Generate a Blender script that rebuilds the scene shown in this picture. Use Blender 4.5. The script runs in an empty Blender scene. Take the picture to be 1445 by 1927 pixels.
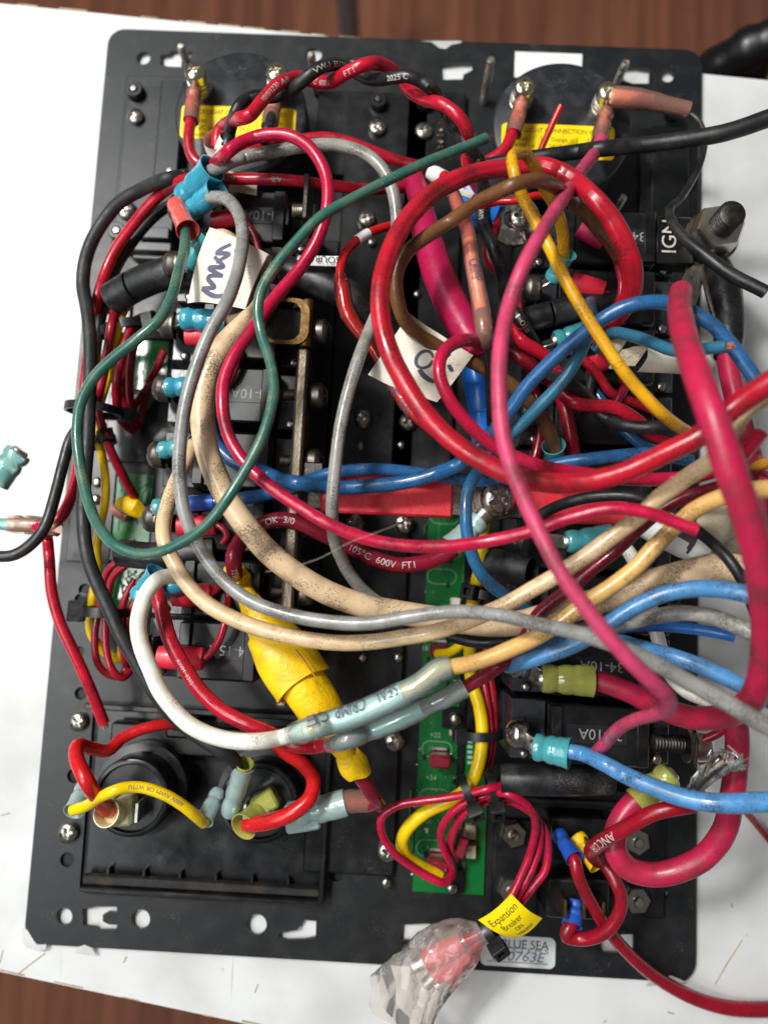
import bpy, bmesh, math, random
import numpy as np
from mathutils import Vector, Matrix, Quaternion

random.seed(7); np.random.seed(7)
SC = bpy.context.scene
COL = SC.collection
S = 0.001                                   # everything below is written in millimetres

# ------------------------------------------------------------------ camera
RWC = np.array([[0.998685, 0.049604, -0.012944], [-0.048046, 0.993708, 0.101174], [0.017881, -0.100419, 0.994785]])
CAM = np.array([6.459, -41.583, 266.803])
FPX, CX, CY = 1390.0, 722.5, 963.5
cd = bpy.data.cameras.new('camera'); cam = bpy.data.objects.new('camera', cd); COL.objects.link(cam)
cd.sensor_fit = 'VERTICAL'; cd.sensor_height = 36.0; cd.sensor_width = 27.0
cd.lens = FPX / 1927.0 * 36.0
cd.clip_start = 0.005; cd.clip_end = 20.0
m4 = Matrix([list(RWC.T[i]) + [CAM[i] * S] for i in range(3)] + [[0, 0, 0, 1]])
cam.matrix_world = m4
cd.dof.use_dof = True; cd.dof.focus_distance = 0.212; cd.dof.aperture_fstop = 7.5
SC.camera = cam

# ------------------------------------------------------------------ light: room lamps and the room's grey surroundings
w = bpy.data.worlds.new('World'); SC.world = w; w.use_nodes = True
bg = w.node_tree.nodes['Background']; bg.inputs[0].default_value = (0.97, 0.99, 1.0, 1); bg.inputs[1].default_value = 0.12
def lamp(name, loc, power, sx, sy, col, aim=(0, 0, 0)):
    l = bpy.data.lights.new(name, 'AREA'); l.shape = 'RECTANGLE'; l.size = sx * S; l.size_y = sy * S
    l.energy = power; l.color = col
    o = bpy.data.objects.new(name, l); COL.objects.link(o); o.location = Vector(loc) * S
    o.rotation_euler = (Vector(loc) - Vector(aim)).to_track_quat('Z', 'Y').to_euler()
lamp('ceiling_lamp', (-400, 270, 800), 6.4, 130, 85, (1.0, 0.985, 0.95))
lamp('ceiling_lamp_far', (-420, -120, 1000), 1.8, 150, 80, (1.0, 0.98, 0.95))
lamp('window_glow', (-640, 90, 900), 9.5, 1500, 560, (0.95, 0.98, 1.0), aim=(-40, 20, 0))
SC.view_settings.view_transform = 'Standard'; SC.view_settings.look = 'None'
SC.view_settings.exposure = 0.0; SC.view_settings.gamma = 1.0
SC.cycles.max_bounces = 8; SC.cycles.transparent_max_bounces = 12
SC.cycles.use_denoising = True

# ------------------------------------------------------------------ projection helpers
def P(px, py, h):
    d = RWC.T @ np.array([(px - CX) / FPX, -(py - CY) / FPX, -1.0])
    return CAM + (h - CAM[2]) / d[2] * d
def PA(a):                                   # many points at once, rows of px, py, h
    a = np.asarray(a, float)
    d = np.stack([(a[:, 0] - CX) / FPX, -(a[:, 1] - CY) / FPX, -np.ones(len(a))], 1) @ RWC
    return CAM + ((a[:, 2] - CAM[2]) / d[:, 2])[:, None] * d
def mm(wpx, h): return wpx * (CAM[2] - h) / FPX
def nrm(v):
    v = np.asarray(v, float); n = np.linalg.norm(v); return v / n if n > 1e-12 else v

# ------------------------------------------------------------------ materials
def lin(c):
    return tuple(((x / 255.) / 12.92 if x / 255. <= .04045 else ((x / 255. + .055) / 1.055) ** 2.4) for x in c) + (1.,)
MATS = {}
def nodes(name):
    m = bpy.data.materials.new(name); m.use_nodes = True
    nt = m.node_tree; return m, nt, nt.nodes['Principled BSDF']
def mat(name, rgb, rough=.45, metal=0., dirt=.0, dirtcol=(38, 30, 24), var=.12, scale=420., bump=.0, coat=0., spec=.5, sss=0., fine=2300., clear=0., tint=None, rv=1.):
    """paint, plastic, metal: base colour with slow mottling, fine specks of dirt, uneven gloss, optional relief"""
    if name in MATS: return MATS[name]
    m, nt, b = nodes(name); N = nt.nodes; L = nt.links
    tc = N.new('ShaderNodeTexCoord')
    n1 = N.new('ShaderNodeTexNoise'); n1.inputs['Scale'].default_value = scale * .35; n1.inputs['Detail'].default_value = 4
    L.new(tc.outputs['Object'], n1.inputs['Vector'])
    r1 = N.new('ShaderNodeMapRange'); r1.inputs[1].default_value = .3; r1.inputs[2].default_value = .7
    r1.inputs[3].default_value = 1 - var; r1.inputs[4].default_value = 1 + var
    L.new(n1.outputs[0], r1.inputs[0])
    mul = N.new('ShaderNodeMix'); mul.data_type = 'RGBA'; mul.blend_type = 'MULTIPLY'; mul.inputs[0].default_value = 1
    mul.inputs[6].default_value = lin(rgb); L.new(r1.outputs[0], mul.inputs[7])
    col = mul.outputs[2]
    if dirt > 0:
        n2 = N.new('ShaderNodeTexNoise'); n2.inputs['Scale'].default_value = fine; n2.inputs['Detail'].default_value = 3
        n2.inputs['Roughness'].default_value = .65
        L.new(tc.outputs['Object'], n2.inputs['Vector'])
        n3 = N.new('ShaderNodeTexNoise'); n3.inputs['Scale'].default_value = 110; n3.inputs['Detail'].default_value = 3
        L.new(tc.outputs['Object'], n3.inputs['Vector'])
        ad = N.new('ShaderNodeMath'); ad.operation = 'MULTIPLY_ADD'; ad.inputs[1].default_value = .95
        L.new(n3.outputs[0], ad.inputs[0]); L.new(n2.outputs[0], ad.inputs[2])
        r2 = N.new('ShaderNodeMapRange'); t0 = 1.185 - .19 * dirt
        r2.inputs[1].default_value = t0; r2.inputs[2].default_value = t0 + .12; r2.inputs[4].default_value = min(.72, .35 + .4 * dirt)
        L.new(ad.outputs[0], r2.inputs[0])
        n4 = N.new('ShaderNodeTexNoise'); n4.inputs['Scale'].default_value = 160; n4.inputs['Detail'].default_value = 5
        L.new(tc.outputs['Object'], n4.inputs['Vector'])
        r4 = N.new('ShaderNodeMapRange'); r4.inputs[1].default_value = .47; r4.inputs[2].default_value = .74; r4.inputs[4].default_value = min(.6, .5 * dirt)
        L.new(n4.outputs[0], r4.inputs[0])
        mx = N.new('ShaderNodeMath'); mx.operation = 'MAXIMUM'; L.new(r2.outputs[0], mx.inputs[0]); L.new(r4.outputs[0], mx.inputs[1])
        md = N.new('ShaderNodeMix'); md.data_type = 'RGBA'; L.new(mx.outputs[0], md.inputs[0]); L.new(col, md.inputs[6]); md.inputs[7].default_value = lin(dirtcol)
        col = md.outputs[2]
    L.new(col, b.inputs['Base Color'])
    rr = N.new('ShaderNodeMapRange'); rr.inputs[1].default_value = .3; rr.inputs[2].default_value = .7
    rr.inputs[3].default_value = max(.03, rough - .1 * rv); rr.inputs[4].default_value = min(1, rough + .16 * rv)
    n5 = N.new('ShaderNodeTexNoise'); n5.inputs['Scale'].default_value = scale; n5.inputs['Detail'].default_value = 5
    L.new(tc.outputs['Object'], n5.inputs['Vector']); L.new(n5.outputs[0], rr.inputs[0]); L.new(rr.outputs[0], b.inputs['Roughness'])
    b.inputs['Metallic'].default_value = metal; b.inputs['Specular IOR Level'].default_value = spec
    b.inputs['Coat Weight'].default_value = coat; b.inputs['Coat Roughness'].default_value = .12
    if sss: b.inputs['Subsurface Weight'].default_value = sss; b.inputs['Subsurface Radius'].default_value = (1, 1, 1); b.inputs['Subsurface Scale'].default_value = .0012
    if bump:
        bp = N.new('ShaderNodeBump'); bp.inputs['Strength'].default_value = bump; bp.inputs['Distance'].default_value = .0004
        nb = N.new('ShaderNodeTexNoise'); nb.inputs['Scale'].default_value = scale * 2; nb.inputs['Detail'].default_value = 4
        L.new(tc.outputs['Object'], nb.inputs['Vector']); L.new(nb.outputs[0], bp.inputs['Height']); L.new(bp.outputs[0], b.inputs['Normal'])
    if clear:
        tr = N.new('ShaderNodeBsdfTransparent'); tr.inputs[0].default_value = lin(tint or rgb)
        ms = N.new('ShaderNodeMixShader'); ms.inputs[0].default_value = clear
        out = N['Material Output']; L.new(b.outputs[0], ms.inputs[1]); L.new(tr.outputs[0], ms.inputs[2])
        gl = N.new('ShaderNodeBsdfGlossy'); gl.inputs['Roughness'].default_value = .1; fr = N.new('ShaderNodeFresnel'); fr.inputs['IOR'].default_value = 1.5
        if bump: L.new(bp.outputs[0], gl.inputs['Normal']); L.new(bp.outputs[0], fr.inputs['Normal'])
        m2 = N.new('ShaderNodeMixShader'); L.new(fr.outputs[0], m2.inputs[0]); L.new(ms.outputs[0], m2.inputs[1]); L.new(gl.outputs[0], m2.inputs[2]); L.new(m2.outputs[0], out.inputs['Surface'])
    MATS[name] = m; return m
M = lambda k: MATS[k]
# wire insulation
def wm(k, rgb, dirt=.45, rough=.23, **kw): mat(k, rgb, rough, dirt=dirt, var=kw.pop('var', .1), bump=kw.pop('bump', .08), scale=kw.pop('scale', 350.), **kw)
wm('red', (188, 22, 46), .8, dirtcol=(60, 22, 22)); wm('redbright', (204, 26, 30), .6, dirtcol=(70, 20, 16)); wm('pink', (188, 20, 62), .85, dirtcol=(64, 24, 28)); wm('dullpink', (204, 64, 104), 1., rough=.42, dirtcol=(84, 46, 44))
wm('hotpink', (186, 28, 70), 1.05, rough=.36, dirtcol=(84, 48, 46)); wm('maroon', (132, 20, 44), .8); wm('darkred', (152, 13, 36), .7); wm('redthick', (186, 24, 44), .95, dirtcol=(70, 30, 28))
wm('black', (24, 25, 27), .5, rough=.38, dirtcol=(95, 90, 84)); wm('blackmatt', (30, 31, 33), .4, rough=.5, dirtcol=(90, 86, 80))
wm('green', (46, 96, 84), .5, dirtcol=(150, 150, 120)); wm('grey', (154, 152, 145), .95, dirtcol=(62, 56, 48)); wm('greyright', (150, 149, 144), .98, dirtcol=(60, 56, 50))
wm('cream', (222, 191, 148), .75, dirtcol=(70, 52, 36)); wm('creamdirty', (220, 191, 153), .98, dirtcol=(66, 54, 44), scale=260.)
wm('gold', (222, 176, 104), .75, dirtcol=(70, 50, 34)); wm('white', (236, 234, 222), .6, dirtcol=(120, 90, 50))
wm('blue', (40, 96, 148), .95, dirtcol=(34, 32, 34)); wm('bluelight', (80, 142, 196), .95, dirtcol=(52, 48, 46)); wm('bluevivid', (46, 114, 196), .3); wm('tealwire', (48, 112, 140), .75, dirtcol=(64, 52, 42)); wm('bluedull', (40, 104, 150), .8, dirtcol=(56, 48, 42))
wm('yellowwire', (230, 168, 24), .95, dirtcol=(80, 54, 20)); wm('yellow', (248, 208, 8), .2); wm('brown', (112, 74, 44), .7, dirtcol=(58, 40, 28), bump=.35)
wm('amber', (190, 130, 40), .7)
# tapes, tubes, plastics
mat('tapeyellow', (250, 203, 8), .4, dirt=.6, dirtcol=(120, 84, 16), var=.08, bump=.6, scale=380)
mat('tapered', (214, 46, 58), .42, dirt=.5, dirtcol=(120, 20, 24), var=.06, bump=.3, scale=300)
mat('tapeblack', (18, 18, 20), .3, dirt=.25, dirtcol=(90, 86, 80), bump=.5, scale=160)
mat('shrinkpink', (172, 20, 72), .34, dirt=.2, var=.06, bump=.2)
mat('shrinkred', (206, 34, 56), .38, var=.06, bump=.2)
mat('shrinkblue', (32, 120, 220), .3, dirt=.15, var=.05)
mat('sleeve', (22, 23, 25), .4, dirt=.45, dirtcol=(110, 108, 104), bump=.2, scale=250)
mat('crimpblue', (56, 156, 180), .2, var=.2, coat=.8, sss=.45, bump=.15)
mat('crimpteal', (74, 162, 168), .22, var=.2, coat=.8, sss=.45, bump=.15, dirt=.2)
mat('crimppale', (208, 236, 232), .25, var=.1, coat=.5, sss=.2, bump=.2, clear=.5, tint=(232, 250, 250))
mat('crimpred', (222, 92, 82), .22, var=.1, coat=.6, sss=.3, bump=.1)
mat('crimpyellow', (196, 200, 96), .25, var=.1, coat=.5, sss=.3, bump=.15, clear=.3, tint=(235, 240, 170))
mat('crimpmilky', (222, 218, 170), .35, var=.06, sss=.3)
mat('crimpdeepblue', (34, 84, 176), .35, var=.08)
mat('shellblue', (198, 226, 222), .14, var=.12, coat=1., bump=.45, scale=200, dirt=.35, dirtcol=(90, 80, 50), clear=.68, tint=(240, 252, 248))
mat('shellpink', (240, 176, 158), .16, var=.12, coat=1., bump=.4, scale=200, clear=.74, tint=(255, 224, 210))
mat('shellred', (206, 60, 54), .14, var=.12, coat=1., bump=.4, scale=220, clear=.68, tint=(250, 150, 135))
mat('shellclear', (188, 168, 150), .18, var=.1, coat=1., bump=.6, scale=240, clear=.6, tint=(230, 215, 200))
mat('bag', (222, 214, 206), .22, var=.12, bump=.8, scale=110, clear=.76, tint=(252, 248, 244))
mat('powder', (24, 25, 27), .4, var=.06, scale=160, bump=.03, dirt=.16, dirtcol=(86, 85, 84), fine=1300., spec=.5, rv=.35)
mat('plastic', (15, 16, 17), .3, var=.06, scale=150, dirt=.25, dirtcol=(88, 86, 84), bump=.025, rv=.4)
mat('shelfsheen', (44, 46, 51), .24, var=.06, scale=300, dirt=.3, dirtcol=(110, 112, 118), bump=.05, rv=.4)  # breaker plastic made lighter, sheen of the terminal blocks put into the colour
mat('gauge', (32, 33, 36), .4, var=.1, scale=200, dirt=.5, dirtcol=(96, 98, 104), bump=.04, rv=.5)
mat('bayfloor', (18, 19, 21), .24, var=.06, scale=120, dirt=.4, dirtcol=(80, 80, 82), bump=.02, rv=.5)
mat('barrelcopper', (236, 172, 142), .24, .25, var=.25, coat=.8, bump=.3, scale=500)
mat('barrelpale', (206, 228, 226), .3, var=.15, coat=.5)
mat('plasticgrey', (33, 34, 38), .3, var=.06, scale=140, dirt=.25, dirtcol=(96, 94, 92), bump=.03, rv=.4)
mat('pit', (8, 8, 9), .6)
mat('tie', (20, 20, 22), .36, var=.1, dirt=.2, dirtcol=(90, 90, 88))
mat('steel', (186, 180, 172), .24, 1., dirt=.5, dirtcol=(96, 76, 52), scale=600, bump=.2)
mat('steeldull', (128, 122, 114), .38, 1., dirt=.7, dirtcol=(70, 56, 42), scale=500, bump=.3)
mat('steeldark', (84, 80, 76), .42, 1., dirt=.5, dirtcol=(46, 40, 34), scale=500, bump=.3)
mat('zinc', (214, 208, 198), .3, 1., dirt=.4, dirtcol=(150, 110, 60), scale=500, bump=.15)
mat('nickel', (214, 208, 190), .18, 1., dirt=.15, dirtcol=(140, 120, 80))
mat('brass', (112, 90, 56), .46, 1., dirt=.7, dirtcol=(90, 62, 30), scale=500, bump=.3)
mat('busmetal', (138, 128, 112), .36, .85, dirt=.8, dirtcol=(84, 64, 40), scale=700, bump=.3)
mat('crimpaqua', (150, 216, 206), .2, var=.15, coat=.8, bump=.3, clear=.45, tint=(225, 250, 246))
mat('copper', (236, 152, 116), .3, 1., var=.25)
mat('tinned', (206, 204, 198), .32, 1., var=.3)
mat('chip', (206, 206, 204), .5, .3, var=.12, dirt=.3, dirtcol=(120, 118, 112))
mat('pcb', (12, 106, 46), .22, var=.12, scale=120, coat=.6)
mat('silk', (150, 178, 160), .5)
mat('padtin', (176, 146, 118), .3, 1.)
mat('paper', (230, 224, 206), .6, var=.05, dirt=.6, dirtcol=(140, 112, 60), scale=200)
mat('paperold', (208, 196, 168), .6, var=.12, dirt=.6, dirtcol=(90, 52, 24), scale=120)
mat('paperwhite', (238, 238, 234), .5, var=.04, dirt=.2)
mat('plate', (206, 210, 210), .4, var=.05)
mat('stickeryellow', (252, 222, 0), .4, var=.05, dirt=.2, dirtcol=(140, 110, 0))
mat('ink', (28, 26, 30), .6); mat('inkfaded', (92, 92, 112), .7, var=.3); mat('inkmarker', (78, 74, 90), .6, var=.3); mat('printwhite', (196, 188, 182), .6, var=.35, scale=900)
mat('printgrey', (150, 150, 148), .5)
mat('rubberblack', (9, 9, 10), .32, var=.3, bump=.6, scale=60)
mat('galv', (120, 124, 128), .4, .6, var=.1)
mat('hair', (190, 180, 165), .5)

def crinkle(m):                              # thin film: sharp random folds
    nt = m.node_tree; N = nt.nodes; L = nt.links; tc = N.new('ShaderNodeTexCoord'); v = N.new('ShaderNodeTexVoronoi'); v.inputs['Scale'].default_value = 150
    mp = N.new('ShaderNodeMapping'); mp.inputs['Scale'].default_value = (1, .45, 1); mp.inputs['Rotation'].default_value = (0, 0, -.7); L.new(tc.outputs['Object'], mp.inputs['Vector']); L.new(mp.outputs[0], v.inputs['Vector'])
    for b in [n for n in N if n.type == 'BUMP']:
        for l in list(b.inputs['Height'].links): L.remove(l)
        L.new(v.outputs['Distance'], b.inputs['Height']); b.inputs['Distance'].default_value = .0032; b.inputs['Strength'].default_value = .9
crinkle(MATS['bag'])

# ------------------------------------------------------------------ mesh builder
class MB:
    def __init__(s): s.V = []; s.F = []
    def add(s, v, f):
        o = len(s.V); s.V.extend([tuple(map(float, p)) for p in v]); s.F.extend([tuple(i + o for i in q) for q in f]); return s
    def box(s, c, h, R=None, bev=.4):
        h = np.asarray(h, float); bev = min(bev, .45 * h.min()); pts = []
        for sx in (-1, 1):
            for sy in (-1, 1):
                for sz in (-1, 1):
                    for k in range(3):
                        q = np.array([sx, sy, sz]) * (h - bev); q[k] = (sx, sy, sz)[k] * h[k]; pts.append(q)
        return s.hull(pts, c, R)
    def hull(s, pts, c=(0, 0, 0), R=None):
        bm = bmesh.new()
        for p in pts: bm.verts.new(p)
        r = bmesh.ops.convex_hull(bm, input=bm.verts)
        junk = [g for g in r['geom_interior'] if isinstance(g, bmesh.types.BMVert)]
        bmesh.ops.delete(bm, geom=junk, context='VERTS')
        bmesh.ops.dissolve_limit(bm, angle_limit=.02, verts=bm.verts, edges=bm.edges)
        bm.verts.index_update()
        v = np.array([x.co[:] for x in bm.verts]); f = [[q.index for q in x.verts] for x in bm.faces]; bm.free()
        if R is not None: v = v @ np.asarray(R).T
        return s.add(v + np.asarray(c, float), f)
    def plate(s, x0, y0, x1, y1, z0, z1, bev=.4):
        return s.box(((x0 + x1) / 2, (y0 + y1) / 2, (z0 + z1) / 2), (abs(x1 - x0) / 2, abs(y1 - y0) / 2, abs(z1 - z0) / 2), None, bev)
    def lathe(s, p, ax, prof, n=24, up=None):
        ax = nrm(ax); u = np.asarray(up if up is not None else ((0, 0, 1) if abs(ax[2]) < .9 else (1, 0, 0)), float)
        e1 = nrm(u - ax * (u @ ax)); e2 = np.cross(ax, e1); v = []; f = []; p = np.asarray(p, float)
        for r, z in prof:
            for k in range(n):
                a = 2 * math.pi * k / n; v.append(p + ax * z + (e1 * math.cos(a) + e2 * math.sin(a)) * max(r, 1e-4))
        for i in range(len(prof) - 1):
            for k in range(n):
                k2 = (k + 1) % n; f.append((i * n + k, i * n + k2, (i + 1) * n + k2, (i + 1) * n + k))
        return s.add(v, f)
    def tube(s, pts, rad, n=16, shape=None, caps=True, N0=None, squash=None):
        pts = np.asarray(pts, float); rad = np.broadcast_to(np.asarray(rad, float), (len(pts),)); T, N, B = frames(pts, N0)
        th = np.arange(n) * 2 * math.pi / n; sh = np.ones(n) if shape is None else np.array([shape(t) for t in th])
        rows = []
        def ring(i, rr, off=0.):
            sx = 1. if squash is None else squash
            return pts[i] + T[i] * off + (np.outer(np.cos(th) * sh * rr * sx, N[i]) + np.outer(np.sin(th) * sh * rr, B[i]))
        if caps: rows += [ring(0, rad[0] * .02, -rad[0] * .12), ring(0, rad[0] * .82, -rad[0] * .1)]
        for i in range(len(pts)): rows.append(ring(i, rad[i]))
        if caps: rows += [ring(-1, rad[-1] * .82, rad[-1] * .1), ring(-1, rad[-1] * .02, rad[-1] * .12)]
        v = np.concatenate(rows); f = []
        for i in range(len(rows) - 1):
            for k in range(n):
                k2 = (k + 1) % n; f.append((i * n + k, i * n + k2, (i + 1) * n + k2, (i + 1) * n + k))
        return s.add(v, f)
    def build(s, name, material, org, parent=None, smooth=True):
        me = bpy.data.meshes.new(name); v = (np.array(s.V) - np.asarray(org)) * S
        me.from_pydata(v.tolist(), [], s.F); me.materials.append(MATS[material])
        if smooth:
            me.polygons.foreach_set('use_smooth', [True] * len(me.polygons))
            try: me.set_sharp_from_angle(angle=math.radians(38))
            except Exception: pass
        me.update()
        o = bpy.data.objects.new(name, me); COL.objects.link(o)
        if parent is not None: o.parent = parent
        else: o.location = Vector(np.asarray(org, float) * S)
        return o
def frames(pts, N0=None):
    n = len(pts); T = np.gradient(pts, axis=0); T /= np.maximum(np.linalg.norm(T, axis=1), 1e-9)[:, None]
    N = np.zeros_like(T); c = (CAM - pts[0]) if N0 is None else np.asarray(N0, float)
    v = c - T[0] * (c @ T[0]); N[0] = nrm(v)
    for i in range(1, n):
        v = N[i - 1] - T[i] * (N[i - 1] @ T[i]); N[i] = nrm(v)
    return T, N, np.cross(T, N)
def spline(ctrl, step):
    """Catmull-Rom (centripetal) through control rows; resampled about every `step` px"""
    c = np.asarray(ctrl, float); n = len(c)
    ext = np.vstack([2 * c[0] - c[1], c, 2 * c[-1] - c[-2]]); out = []
    for i in range(1, n):
        p0, p1, p2, p3 = ext[i - 1], ext[i], ext[i + 1], ext[i + 2]
        d = [max(1e-3, np.linalg.norm(b[:2] - a[:2])) ** .5 for a, b in ((p0, p1), (p1, p2), (p2, p3))]
        m1 = (p1 - p0) / d[0] - (p2 - p0) / (d[0] + d[1]) + (p2 - p1) / d[1]
        m2 = (p2 - p1) / d[1] - (p3 - p1) / (d[1] + d[2]) + (p3 - p2) / d[2]
        m1 *= d[1]; m2 *= d[1]
        k = max(2, int(np.linalg.norm(p2[:2] - p1[:2]) / step))
        for t in np.arange(k) / k:
            out.append((2 * t ** 3 - 3 * t ** 2 + 1) * p1 + (t ** 3 - 2 * t ** 2 + t) * m1 + (-2 * t ** 3 + 3 * t ** 2) * p2 + (t ** 3 - t ** 2) * m2)
    out.append(c[-1]); return np.array(out)

# ------------------------------------------------------------------ things, parts, labels
def tag(o, label, cat, group=None):
    o['label'] = label; o['category'] = cat
    if group: o['group'] = group
    return o
class Thing:
    def __init__(s, name, label, cat, org, group=None):
        s.o = bpy.data.objects.new(name, None); COL.objects.link(s.o); s.org = np.asarray(org, float)
        s.o.empty_display_size = .005; s.o.location = Vector(s.org * S); tag(s.o, label, cat, group)
    def part(s, name, mb, material, parent=None, smooth=True, label=None):
        o = mb.build(name, material, s.org, parent or s.o, smooth)
        if label: o['label'] = label
        return o
    def mesh(s, name, me, loc, axis=(0, 0, 1), scale=1., spin=0., parent=None, zs=None):
        o = bpy.data.objects.new(name, me); COL.objects.link(o); o.parent = parent or s.o
        o.location = Vector((np.asarray(loc, float) - s.org) * S)
        q = Vector(nrm(axis)).to_track_quat('Z', 'Y') @ Quaternion((0, 0, 1), spin)
        o.rotation_mode = 'QUATERNION'; o.rotation_quaternion = q; o.scale = (scale, scale, zs or scale); return o
def struct(o, kind='structure'): o['kind'] = kind; return o

# ------------------------------------------------------------------ lettering
TXT = {}
def textgeo(s_, italic=False):
    k = (s_, italic)
    if k in TXT: return TXT[k]
    cu = bpy.data.curves.new('lettering', 'FONT'); cu.body = s_; cu.size = 1.; cu.resolution_u = 3
    if italic: cu.shear = .25
    o = bpy.data.objects.new('lettering', cu); COL.objects.link(o)
    dg = bpy.context.evaluated_depsgraph_get(); me = bpy.data.meshes.new_from_object(o.evaluated_get(dg))
    bm = bmesh.new(); bm.from_mesh(me); bmesh.ops.triangulate(bm, faces=bm.faces)
    for _ in range(3):
        lg = [e for e in bm.edges if e.calc_length() > .16]
        if lg: bmesh.ops.subdivide_edges(bm, edges=lg, cuts=1); bmesh.ops.triangulate(bm, faces=bm.faces)
    bm.to_mesh(me); bm.free()
    v = np.array([q.co[:2] for q in me.vertices]) if len(me.vertices) else np.zeros((0, 2)); f = [tuple(q.vertices) for q in me.polygons]
    bpy.data.objects.remove(o); bpy.data.curves.remove(cu); bpy.data.meshes.remove(me)
    if len(v): v = v - [(v[:, 0].min() + v[:, 0].max()) / 2, .34]
    TXT[k] = (v, f); return TXT[k]
def lettering(t, name, s_, material, fn, size, rot=0., parent=None, italic=False, wx=1.):
    """flat print: fn maps (u, v) in mm to a point"""
    v, f = textgeo(s_, italic)
    if not len(v): return
    ca, sa = math.cos(rot), math.sin(rot); mb = MB()
    mb.add([fn((x * wx * ca - y * sa) * size, (x * wx * sa + y * ca) * size) for x, y in v], f)
    return t.part(name, mb, material, parent, smooth=False)
def flat_fn(c, ex=(1, 0, 0), ey=(0, 1, 0)):
    c = np.asarray(c, float); ex = np.asarray(ex, float); ey = np.asarray(ey, float); return lambda u, v: c + ex * u + ey * v

# ------------------------------------------------------------------ shared small hardware meshes (unit radius 1 mm)
def raw_mesh(name, mb, material):
    me = bpy.data.meshes.new(name); me.from_pydata((np.array(mb.V) * S).tolist(), [], mb.F); me.materials.append(MATS[material])
    me.polygons.foreach_set('use_smooth', [True] * len(me.polygons)); me.set_sharp_from_angle(angle=math.radians(42)); me.update(); return me
def phillips(dome=.5, base=.35, slot=.16, depth=.45, slotted=False):
    mb = MB(); n = 56; rs = [0.001, .06, .12, .17, .22, .28, .34, .4, .46, .52, .58, .64, .72, .8, .88, .95, 1.]
    v = []; f = []
    for r in rs:
        for k in range(n):
            a = 2 * math.pi * k / n; x, y = r * math.cos(a), r * math.sin(a); z = base + dome * math.sqrt(max(0, 1 - r * r * .93))
            inx = (abs(x) < slot and abs(y) < .62) or (not slotted and abs(y) < slot and abs(x) < .62)
            if slotted: inx = abs(x) < slot * .7 and abs(y) < .95
            if inx: z -= depth * (1 - .6 * max(abs(x), abs(y)))
            v.append((x, y, z))
    for i in range(len(rs) - 1):
        for k in range(n):
            k2 = (k + 1) % n; f.append((i * n + k, (i + 1) * n + k, (i + 1) * n + k2, i * n + k2))
    mb.add(v, f); mb.lathe((0, 0, 0), (0, 0, 1), [(1.0, base + dome * math.sqrt(.07)), (1.02, base * .7), (1.0, 0), (.6, -.02)], n, up=(1, 0, 0)); return mb
ME_PAN = raw_mesh('screw_head', phillips(), 'steel'); ME_PANDULL = raw_mesh('screw_head_dull', phillips(), 'steeldull')
ME_NICKEL = raw_mesh('screw_head_nickel', phillips(.55, .9, .15, .5), 'nickel')
ME_TERM = raw_mesh('terminal_screw_head', phillips(.75, .4, .14, .4), 'steeldull')
ME_TERMB = raw_mesh('terminal_screw_head_bright', phillips(.75, .4, .14, .4), 'steel')
def hexnut():
    mb = MB(); v = []; f = []
    for z, r in ((0, 1.), (.75, 1.), (.9, .9)):
        for k in range(6): v.append((r * math.cos(k * math.pi / 3), r * math.sin(k * math.pi / 3), z))
    for i in range(2):
        for k in range(6): f.append((i * 6 + k, i * 6 + (k + 1) % 6, i * 6 + 6 + (k + 1) % 6, i * 6 + 6 + k))
    f.append(tuple(12 + k for k in range(6))); mb.add(v, f); return mb
ME_NUT = raw_mesh('hex_nut', hexnut(), 'steel')
rv = MB(); rv.lathe((0, 0, 0), (0, 0, 1), [(1, -.1), (1, .5), (.85, .8), (.45, .98), (0, 1.)], 16); ME_RIVET = raw_mesh('rivet', rv, 'steel')
def threaded(p, ax, r, L, pitch=.8, n=14):
    prof = [(r * .78, 0)]; z = 0
    while z < L - pitch * .6:
        prof += [(r, z + pitch * .3), (r * .98, z + pitch * .45), (r * .8, z + pitch * .85)]; z += pitch
    prof += [(r * .8, L - .3), (r * .62, L), (0, L)]
    return MB().lathe(p, ax, prof, n)

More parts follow.
